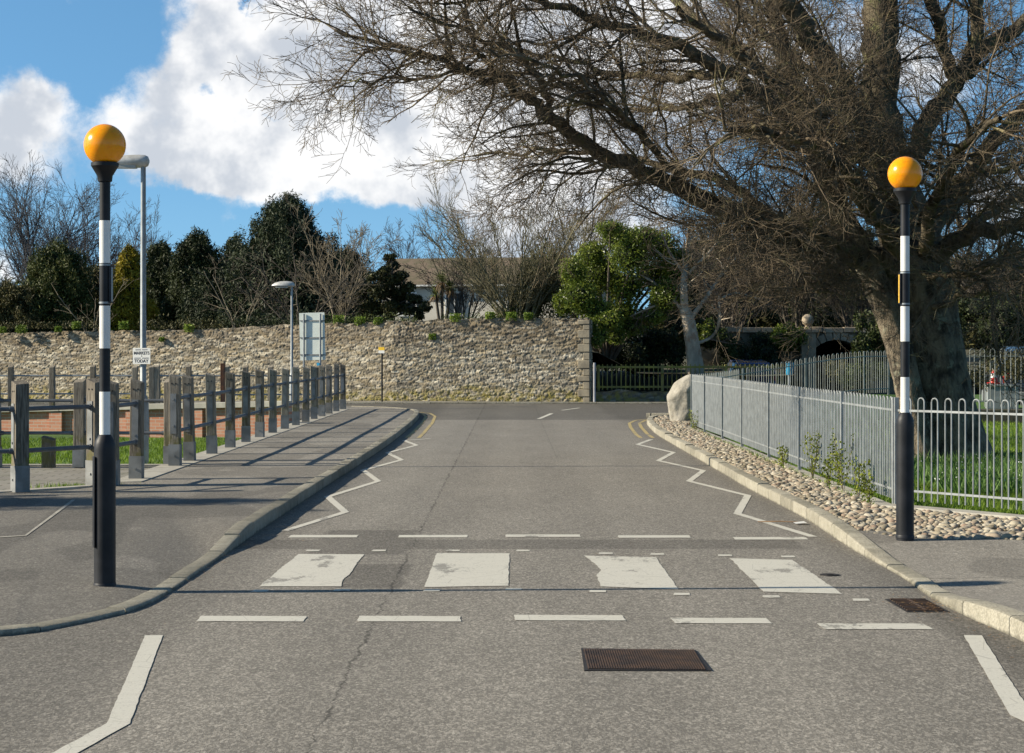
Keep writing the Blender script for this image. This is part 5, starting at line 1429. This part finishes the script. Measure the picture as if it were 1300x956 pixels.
ev(18, 362, 79, 30, 'low brownish green conifer at the left edge behind the wall', dome, M_brn, seed=3, n_=7000)
ev(-30, 350, 84, 40, 'dark conifer cut off by the left edge of the picture', broad, M_dk, seed=4, n_=6000)
ev(163, 314, 80, 26, 'golden yellow conifer beside the taller lamp column', lambda t: max(.05, (1 - t ** 2.0) ** .7), M_gold, seed=5, n_=9000, nb=50)
ev(122, 340, 84, 26, 'brown green conifer half hidden by the left beacon pole', dome, M_brn, seed=13, n_=7000)
ev(205, 308, 88, 28, 'dark conifer immediately right of the taller lamp column', broad, M_dk, seed=6, n_=9000)
ev(250, 296, 85, 38, 'dark round topped conifer between the lamp column and the tallest cypress', broad, M_dk, seed=7, n_=13000)
ev(298, 302, 90, 26, 'narrow dark conifer touching the left side of the tallest cypress', broad, M_dk, seed=8, n_=8000)
ev(364, 252, 84, 100, 'tallest dark cypress with a broad pointed crown behind the blank sign', lambda t: max(.03, (1 - t) ** .72 * (1.0 if t > .1 else .85)), M_cyp, seed=9, n_=34000, nb=190, cr=.13)
ev(436, 316, 90, 34, 'dark conifer right of the tallest cypress and behind bare twigs', dome, M_dk, seed=10, n_=9000)
ev(100, 345, 90, 40, 'dark conifer behind the left beacon pole', dome, M_dk, seed=14, n_=9000)
ev(228, 330, 92, 40, 'dark low conifer filling the gap right of the taller lamp column', dome, M_dk, seed=15, n_=9000)
ev(282, 335, 93, 44, 'dark low conifer left of the tallest cypress', dome, M_dk, seed=16, n_=9000)
ev(50, 372, 92, 60, 'dark low conifer behind the brown green one at the left edge', dome, M_dk, seed=17, n_=9000)
ev(418, 345, 94, 40, 'dark low conifer between the tallest cypress and the ragged pine', dome, M_dk, seed=18, n_=9000)
# open dark pine
bs = gp(497, 76); T = empty('pine_tree', bs, label='dark ragged pine standing left of the cream house', cat='tree'); Hp = topH(318, 76, bs); k = 76 / F
cl = []; g = np.random.default_rng(31)
for (dx, py, rr_) in [(-2, 328, 9), (4, 338, 11), (-8, 342, 10), (12, 350, 12), (-18, 352, 12), (0, 356, 15), (22, 364, 12), (-28, 366, 12), (-12, 372, 16), (10, 374, 15), (30, 380, 11), (-32, 384, 13), (-20, 392, 14), (24, 392, 13), (38, 394, 9), (0, 388, 14), (-38, 398, 10), (34, 402, 9), (-6, 400, 9), (44, 388, 6), (-40, 372, 7)]:
    for q in range(3): cl.append(((dx + g.normal() * 3) * k, g.normal() * 12 * k, CZ + (HY - py + g.normal() * 2) * k - bs[2], rr_ * .8 * k, rr_ * .9 * k, rr_ * .55 * k))
pts = clump_points(cl, 15000, .35); V, Q = leaves_arr(pts, rng.uniform(.5, 1.2, 15000) * .085, .35, up=.5); npmesh('crown', V, Q, M_pine, T)
W = Wood(); W.chain([(0, 0, -.4), (.05, 0, Hp * .5), (0, 0, Hp * .95)], [.11, .08, .02])
for c_ in cl[::3]: W.chain([(0, 0, max(.1, c_[2] - .35)), (c_[0] * .5, c_[1] * .5, c_[2] - .15), (c_[0], c_[1], c_[2])], [.04, .03, .012])
W.mesh('trunk', M_bt2, T)
# cabbage palm
bs = gp(562, 73); T = empty('cabbage_palm', bs, label='spiky cabbage palm with brown skirt in front of the cream house', cat='palm'); k = 73 / F
W = Wood(); V = []; Q = []; heads = [(-1, 358, 1.0), (10, 366, .8), (-9, 374, .7)]; Vb = []
for hx, py, s_ in heads:
    hz = CZ + (HY - py) * k - bs[2]; W.chain([(hx * k * .3, 0, -.2), (hx * k * .5, 0, hz * .5), (hx * k, 0, hz)], [.07, .06, .05])
    for i in range(150):
        el = random.uniform(-1.0, 1.4); a = random.random() * 6.283; L_ = .55 * s_ * random.uniform(.7, 1.1); d = Vector((math.cos(a) * math.cos(el), math.sin(a) * math.cos(el), math.sin(el)))
        sd_ = d.cross(Vector((0, 0, 1))).normalized() * .018; c_ = Vector((hx * k, 0, hz)); mid = c_ + d * L_ * .55; tip = c_ + d * L_ + Vector((0, 0, -.12 * L_ * (1 + math.cos(el))))
        (V if el > -.25 else Vb).append([tuple(c_ - sd_ * .5), tuple(mid - sd_), tuple(tip), tuple(mid + sd_)])
for nm, A, m_ in (('crown', V, leafmat('palm_fronds', (.07, .09, .02), (.13, .16, .04), (.24, .26, .09))), ('dead_fronds', Vb, leafmat('dead_fronds', (.12, .08, .04), (.2, .14, .08), (.3, .22, .13)))):
    A = np.array(A).reshape(-1, 3); npmesh(nm, A, np.arange(len(A)).reshape(-1, 4), m_, T)
W.mesh('trunk', M_bt2, T)

# bright laurel overhanging the wall end, built from leafy clumps
def bushy(name, base, label, clumps, n_, m, sz, w_=.45, cat='tree', inner=True, shell=.5, trunk=None, group=None, up=0., kind=None):
    T = empty(name, base, label=label, cat=cat, group=group)
    cl = [(c[0] - base[0], c[1] - base[1], c[2] - base[2], *c[3:]) for c in clumps]
    pts = clump_points(cl, n_, shell); V, Q = leaves_arr(pts, rng.uniform(.55, 1.2, n_) * sz, w_, up); npmesh('crown', V, Q, m, T)
    if inner: V, Q = core(cl, .62); npmesh('crown_shade_core', V, Q, MD, T)  # dark core colours in the shade between the leaf clumps
    if trunk: trunk.mesh('trunk', M_bt2, T)
    return T
def pxclump(px, py, Y, rx, ry, dy=None):
    p = P(px, py, Y); k = Y / F; return (*p, rx * k, (dy if dy else rx) * k, ry * k)
g = np.random.default_rng(5)
cl = [pxclump(px, py, Y + g.normal() * .5, rx, ry) for px, py, Y, rx, ry in [(735, 375, 67, 24, 22), (728, 345, 67.5, 18, 20), (752, 322, 68, 20, 16), (785, 302, 68, 22, 16), (760, 350, 67.5, 26, 24), (755, 392, 66.8, 24, 16), (748, 415, 66.0, 13, 14), (765, 425, 66.3, 10, 10),
        (800, 325, 66.5, 30, 26), (835, 312, 66.8, 26, 22), (862, 340, 67.2, 20, 26), (815, 300, 66.9, 24, 14), (772, 408, 66.6, 20, 14), (800, 414, 66.8, 22, 14), (828, 402, 67, 18, 12), (757, 432, 66.2, 10, 10), (783, 428, 66.9, 14, 10), (775, 290, 67, 20, 10), (845, 375, 67.2, 22, 20), (795, 365, 68, 26, 22), (790, 395, 68.3, 24, 14), (828, 350, 68.5, 24, 22), (715, 385, 67.3, 14, 16), (850, 335, 69, 16, 16), (742, 436, 65.6, 6, 6)]]
W = Wood(); b0 = gp(770, 68.5)
for c_ in cl: W.chain([(0, 0, -.3), ((c_[0] - b0[0]) * .5, (c_[1] - b0[1]) * .5, (c_[2] - b0[2]) * .6), (c_[0] - b0[0], c_[1] - b0[1], c_[2] - b0[2])], [.07, .05, .015])
bushy('evergreen_tree', b0, 'bright green broadleaf evergreen spilling over the right end of the stone wall', cl, 48000, M_lau, .055, .42, trunk=W)
# dark evergreens in the shade right of the wall
def darkmass(px, py, Y, rx, ry, label, m=M_dk, n_=6000, sz=.07, **k_):
    g = np.random.default_rng(int(px)); cl = [pxclump(px + g.uniform(-.7, .7) * rx, py + g.uniform(-.6, .6) * ry, Y + g.uniform(-.5, 1.2), rx * g.uniform(.3, .5), ry * g.uniform(.3, .5)) for _ in range(14)]
    bs = P(px, py + ry, Y); return bushy('evergreen_shrub', (bs[0], Y, max(0., bs[2] - .1)), label, cl, n_, m, sz, cat='shrub', **k_)
darkmass(785, 440, 70.5, 42, 42, 'dark evergreen shrub standing in for wall shade just right of the stone wall end')  # dark leaves replace the shade on a set-back wall
darkmass(845, 442, 71, 36, 42, 'dark evergreen shrub behind the mossy fence and boulder')
darkmass(862, 395, 73, 40, 34, 'brownish evergreen shrub behind the top of the pollarded trunk', M_brn)
darkmass(905, 436, 71.5, 30, 26, 'dark green shrub right of the pollarded trunk', M_ivy)
darkmass(893, 418, 70.2, 13, 16, 'small bright green shrub right beside the pollarded trunk', M_lau, 1800, .05)
darkmass(955, 448, 74, 40, 30, 'dark shrub in front of the old parapet', M_dk)
darkmass(1000, 432, 73.8, 26, 24, 'ivy covered shrub left of the ball finial', M_lau, 4500, .06)
darkmass(1112, 432, 72, 30, 40, 'dark glossy shrub just right of the stone arch', M_ivy)
darkmass(1150, 400, 76, 60, 50, 'large dark evergreen behind the beech trunk', M_dk, 9000, .08)
darkmass(1245, 420, 60, 60, 50, 'dark evergreen shrub above the railing on the right', M_dk, 9000, .07)
darkmass(1320, 410, 62, 60, 60, 'dark evergreen shrub at the right edge of the picture', M_dk, 9000, .07)
darkmass(1290, 465, 37.5, 50, 26, 'brambly shrub tangled in the railing behind the big tree', M_brn, 2600, .035, inner=False)
darkmass(1235, 478, 37.0, 30, 22, 'thin bramble on the low wall right of the beech trunk', M_brn, 1600, .03, inner=False)
darkmass(1100, 478, 51.5, 36, 24, 'climbing ivy on the distant railing left of the beech trunk', M_ivy, 2600, .04, inner=False)
darkmass(1060, 470, 50.8, 16, 20, 'small climber on the distant railing in front of the arch', M_brn, 900, .04, inner=False)
# woodland further back on the right
for i, (px, top, Y, hw, m_) in enumerate([(905, 300, 100, 55, M_dk), (985, 270, 108, 60, M_brn), (1070, 285, 104, 55, M_dk), (1150, 300, 100, 60, M_dk), (1230, 330, 98, 55, M_brn), (1310, 310, 102, 60, M_dk), (860, 330, 96, 30, M_brn)]):
    names_ = ['first', 'second']
    ev(px, top, Y, hw, ['dark woodland evergreen behind the pollarded tree', 'brown green woodland tree left of the arch beyond the beech limbs', 'dark woodland evergreen above the stone arch', 'dark woodland evergreen directly behind the beech trunk',
        'brown woodland evergreen right of the beech trunk', 'dark woodland evergreen at the right edge beyond the railing', 'slim brown green tree behind the bright evergreen'][i], dome, m_, name='evergreen_tree', seed=40 + i, n_=9000, sz=.15, nb=50)
for px, Y, h_, lb in ((930, 80, 6.5, 'bare tree behind the pollarded tree on the right'), (1010, 84, 7.0, 'bare tree above the ball finial'), (1085, 82, 6.5, 'bare tree above the stone arch'), (1265, 75, 5.5, 'bare tree beyond the railing right of the beech trunk')):
    bare_tree(gp(px, Y), h_, 4.5, lb, M_bt2, stems=6, r=.08, cfg=dict(rmin=.008))
# pollarded pale tree
T0 = P(884, 478, 66.8); T = empty('pollarded_tree', T0, label='pale pollarded tree with stubby limbs behind the boulder', cat='tree')
M_pol = barkmat('pale_pollard_bark', (.52, .44, .33), (.30, .25, .185), (.30, .19, .12), 4)
def q3(px, py, Y=66.8): p = P(px, py, Y); return (p[0] - T0[0], p[1] - T0[1], p[2] - T0[2])
gnarl('trunk', [q3(884, 500), q3(882, 465), q3(878, 435), q3(874, 410), q3(869, 392)], [.34, .26, .23, .22, .20], M_pol, T, 18, 8, flare=.3)
W = Wood()
cfgP = dict(seg=[.3, .22, .16, .12], wob=[.1, .2, .22, .24], trop=[0, .02, .02, .02], kids=[-3.0, -3.6, 3], len=[1.2, .6, .3], rad=[.025, .012, .007], t0=.15, ang=.8, rmin=.006, flat=.9, lift=.1, tip=.3)
random.seed(8)
for L_, r0, r1 in (([(869, 396), (868, 360), (872, 320), (876, 280)], .15, .05), ([(870, 398), (852, 378), (832, 360), (812, 348)], .08, .03), ([(876, 405), (895, 380), (915, 350), (940, 320)], .09, .03), ([(884, 437), (905, 426), (914, 405), (912, 375)], .06, .03),
                   ([(868, 390), (845, 385), (822, 392), (800, 402)], .06, .02), ([(872, 350), (900, 320), (925, 290)], .06, .02), ([(870, 350), (850, 320), (838, 290)], .06, .02), ([(912, 380), (935, 372), (965, 380)], .04, .015)):
    pw = smooth_path([q3(a, c, 66.8 + random.uniform(-.5, .5)) if i else q3(a, c) for i, (a, c) in enumerate(L_)], 4); rd = lerp_list([r0, r1], len(pw)); W.chain(pw, rd)
    spawn(W, pw, rd, sum(math.dist(a, c) for a, c in zip(pw, pw[1:])) * 1.3, 0, cfgP)
W.mesh('branches', M_pol, T, lo=.026); W.mesh('crown', barkmat('pollard_twig', (.20, .145, .10), (.12, .085, .065), None, 2), T, hi=.026)

# ------------------------------------------------------------------ plants on the wall, weeds, grass
tufts = [(3, 419, 'leftmost'), (27, 418, 0), (74, 418, 0), (97, 413, 0), (157, 413, 0), (205, 431, 0), (240, 417, 0), (430, 406, 0), (457, 408, 0), (480, 408, 0), (549, 428, 0), (578, 404, 0), (622, 401, 0), (649, 402, 0), (671, 402, 0)]
descr = ['cut by the left edge', 'second from the left edge', 'left of the left beacon', 'close to the left beacon pole', 'left of the taller lamp column', 'face right of the taller lamp column', 'below the dark round topped conifer', 'just right of the blank sign', 'below the ragged pine, left one',
         'below the ragged pine, right one', 'face near the bus stop plate', 'below the cabbage palm', 'left of the ivy wrapped tree', 'under the ivy wrapped tree', 'right under the ivy wrapped tree stems']
M_fern = leafmat('wall_plant_leaves', (.08, .13, .015), (.16, .24, .03), (.28, .36, .06), trans=.3)
for (px, py, _), ds in zip(tufts, descr):
    Yw = float(np.interp((px - HX) * 68 / F, [p[0] for p in WP], [p[1] for p in WP])) - .03
    p0 = P(px, py + 4, Yw); n_ = 220; s_ = random.uniform(.16, .28)
    if py > 425: s_ *= .6
    pts = np.clip(rng.normal(size=(n_, 3)), -1.35, 1.35) * np.array([.5, .35, .38]) * s_ + np.array([0, 0, .12]); V, Q = leaves_arr(pts, rng.uniform(.5, 1.2, n_) * .055, .4, up=.6)
    o = npmesh('wall_plant', V, Q, M_fern, None); o.location = p0; tag(o, 'fern tuft on the stone wall ' + ds, 'wall plant', 'fern tufts growing on the stone wall')
# ivy and dry stems along the wall top
for px, rx, n_, lb, m_ in ((60, 70, 900, 'dry brown stems along the wall top left of the left beacon', M_brn), (470, 60, 1500, 'low green creeper along the wall top under the pine', M_ivy), (620, 60, 1800, 'low green undergrowth along the wall top under the ivy wrapped tree', M_ivy), (230, 60, 900, 'dry stems along the wall top right of the lamp column', M_brn), (330, 60, 900, 'dark creeper along the wall top under the tallest cypress', M_dk)):
    Yw = float(np.interp((px - HX) * 68 / F, [p[0] for p in WP], [p[1] for p in WP])) + .4; p0 = P(px, 412 if px > 300 else 417, Yw); k = Yw / F
    pts = np.stack([rng.uniform(-1, 1, n_) * rx * k, rng.normal(size=n_) * .18 - (rng.uniform(-1, 1, n_) * rx * k) * 0, np.abs(rng.normal(size=n_)) * .16], 1)
    sl_ = (WP[2][1] - WP[1][1]) / (WP[2][0] - WP[1][0]); pts[:, 1] += pts[:, 0] * sl_
    V, Q = leaves_arr(pts, rng.uniform(.5, 1.2, n_) * .06, .3, up=.8); o = npmesh('creeper', V, Q, m_, None); o.location = p0; tag(o, lb, 'creeper')

def blades(name, pts, h, w_, m, label, cat, lean=.35):
    N = len(pts); a = rng.random(N) * 6.283; hh = h * rng.uniform(.5, 1.3, N); u = np.stack([np.cos(a), np.sin(a), np.zeros(N)], 1) * w_; l = rng.normal(size=(N, 3)) * lean; l[:, 2] = 1; l *= hh[:, None]
    V = np.stack([pts - u, pts + u, pts + l * .6 + u * .5, pts + l], 1).reshape(-1, 3)
    o = npmesh(name, V, np.arange(4 * N).reshape(N, 4), m, None); tag(o, label, cat, kind='stuff'); return o
M_gr = leafmat('grass_blades', (.07, .12, .012), (.14, .23, .02), (.25, .36, .04), trans=.35)
N = 70000; Yg = 12 + 26 * rng.random(N) ** .8; xl = np.array([lawn_left(y_) for y_ in Yg]); xr = Yg * 650 / F + 1.5; ok = xr > xl; Yg, xl, xr = Yg[ok], xl[ok], xr[ok]
Xg = xl + rng.random(len(Yg)) * (xr - xl); pts = np.stack([Xg, Yg, np.array([zl(a, c) for a, c in zip(Xg, Yg)]) - .005], 1)
blades('grass', pts, .065, .006, M_gr, 'short green grass of the lawn around the big tree', 'grass')
N = 30000; Xg = rng.uniform(-12.5, -5.0, N); Yg = rng.uniform(28.5, 44, N); pts = np.stack([Xg, Yg, np.array([zg(a, c) for a, c in zip(Xg, Yg)]) - .005], 1)
blades('grass', pts, .07, .008, M_gr, 'rough green grass strip in front of the brick wall', 'grass')
# snowdrops
N = 9000; Xg = rng.uniform(4.9, 8.4, N); Yg = rng.uniform(21.6, 27.6, N); keep = (np.sin(Xg * 3.1) + np.cos(Yg * 2.3) + rng.normal(size=N) * .8) > -.9; Xg, Yg = Xg[keep], Yg[keep]
pts = np.stack([Xg, Yg, np.full(len(Xg), .10)], 1)
blades('snowdrop_leaves', pts, .20, .012, leafmat('snowdrop_leaf', (.04, .10, .015), (.09, .18, .035), (.22, .34, .10), trans=.3), 'dense green snowdrop leaves under the big tree', 'ground cover')
N = 420; i_ = rng.choice(len(pts), N); c = pts[i_] + np.stack([rng.normal(size=N) * .03, rng.normal(size=N) * .03, rng.uniform(.10, .21, N)], 1)
V, Q = leaves_arr(c, np.full(N, .012), .6, up=-1); tag(npmesh('snowdrop_flowers', V, Q, mat('white_petals', (.8, .82, .78), None, 5, .5), None), 'white snowdrop flowers dotted over the green leaves', 'flowers', kind='stuff')
# weeds climbing through the railing
M_weed = leafmat('weed_leaves', (.09, .12, .012), (.20, .24, .02), (.38, .40, .05), trans=.3)
for (px, top, bot, Y, s_, lb) in ((1022, 535, 588, 24.9, 1., 'leggy weed with pale leaves furthest from the beacon at the railing'), (1064, 545, 605, 22.6, 1.3, 'bushiest weed growing against the near part of the railing'), (1040, 566, 596, 23.6, .7, 'small weed between the two taller railing weeds'),
                                 (1098, 570, 612, 21.6, .7, 'thin yellow green weed beside the right beacon'), (1118, 592, 622, 20.9, .6, 'low yellow green weed at the end post of the railing'), (885, 520, 540, 40.2, .8, 'dry straggly weed at the far end of the railing'), (992, 540, 560, 27.6, .5, 'sparse dry weed on the middle of the railing')):
    x_ = 3.80 if px > 900 else 3.74; Yb = Y; T0_ = (x_, Yb, .11); T = empty('weed', T0_, label=lb, cat='weed', group='weeds along the railing'); W = Wood(); k = Yb / F; H_ = (bot - top) * k * 1.15; L = []
    for j in range(int(4 * s_) + 2):
        a = random.random() * 6.28; sp = .12 * s_; pw = [(0, 0, -.03), (math.cos(a) * sp * .5, math.sin(a) * sp * .6, H_ * .4), (math.cos(a) * sp, math.sin(a) * sp, H_ * random.uniform(.7, 1.05))]; pw = smooth_path(pw, 4)
        W.chain(pw, lerp_list([.005, .0025], len(pw)))
        for q in pw[2:]:
            for _ in range(6): L.append((q[0] + random.gauss(0, .035), q[1] + random.gauss(0, .035), q[2] + random.gauss(0, .03)))
    W.mesh('stem', M_bt, T); V, Q = leaves_arr(np.array(L), rng.uniform(.6, 1.2, len(L)) * .022, .55); npmesh('foliage', V, Q, M_weed, T)
pts = np.stack([rng.normal(size=500) * .28 - 5.15, rng.normal(size=500) * .07 + 23.85, np.full(500, .058)], 1)
o = blades('grass_tuft', pts, .06, .006, leafmat('bright_grass', (.10, .17, .02), (.18, .28, .03), (.28, .4, .06)), 'small bright grass tuft at the foot of the timber fence by the left beacon', 'grass tuft'); o['kind'] = 'thing'
N = 700; y_ = rng.uniform(20.5, 41, N); pts = np.stack([3.76 + rng.normal(size=N) * .03, y_, np.full(N, .10)], 1)
blades('edge_weeds', pts, .05, .006, M_gr, 'small weeds along the foot of the galvanised railing', 'weeds')
# fallen leaves and litter in the gutter
def flat_bits(name, pts, sz, m, label, cat, kind=None):
    N = len(pts); V, Q = leaves_arr(np.array(pts), rng.uniform(.6, 1.2, N) * sz, .6); V = V.reshape(N, 4, 3); V[:, :, 2] = np.array(pts)[:, None, 2] + np.abs(V[:, :, 2] - np.array(pts)[:, None, 2]) * .25; o = npmesh(name, V.reshape(-1, 3), Q, m, None)
    return tag(o, label, cat, kind=kind)
pts = [(2.86 + random.gauss(0, .05), random.uniform(10.5, 13.6), .01) for _ in range(70)] + [(2.75 + random.gauss(0, .12), 13.1 + random.gauss(0, .3), .016) for _ in range(130)] + [(2.85 + random.gauss(0, .05), random.uniform(17, 30), .01) for _ in range(50)] + [(random.uniform(-2.3, 2.8), random.uniform(9, 24), .01) for _ in range(30)] + [(-2.33 + random.gauss(0, .03), random.uniform(14, 24), .01) for _ in range(40)]
flat_bits('fallen_leaves', pts, .014, leafmat('dead_leaves', (.12, .06, .025), (.26, .14, .05), (.42, .27, .12), trans=0), 'scattered dry brown leaves in the gutter and on the road', 'leaves', 'stuff')
b = MB(); b.raw([(-.05, -.05, .004), (.03, -.06, .012), (.07, .0, .006), (.04, .05, .02), (-.03, .045, .006), (-.07, .01, .012)], [(0, 1, 2, 5), (5, 2, 3, 4)])
tag(b.build('paper_litter', M_sign, smooth=False), 'scrap of white paper litter in the right gutter near the beacon', 'litter').location = (2.84, 19.4, .01)
b = MB(); b.tube([(-.22, .05, .012), (0, 0, .02), (.2, -.03, .012)], .006, 5)
tag(b.build('fallen_twig', mat('twig_brown', (.35, .22, .12), None, 9, .8)), 'thin brown twig lying beside the paper litter in the gutter', 'twig').location = (2.66, 19.5, .004)

# conifer outside the frame on the left whose shadow falls across the pavement
evergreen('conifer_tree', (-9.9, 20.7, .1), 'clipped cone shaped conifer beside the left pavement', lambda t: max(.04, (1 - t ** 1.6) ** .8), 3.8, 1.6, M_yew, nb=90, n_=14000, sz=.05, cr=.25, seed=77, depth=1.)
# sample settings
SC.cycles.max_bounces = 5; SC.cycles.diffuse_bounces = 2; SC.cycles.glossy_bounces = 2; SC.cycles.transmission_bounces = 2; SC.cycles.transparent_max_bounces = 4
SC.cycles.use_fast_gi = False
print('beech chains', nB)
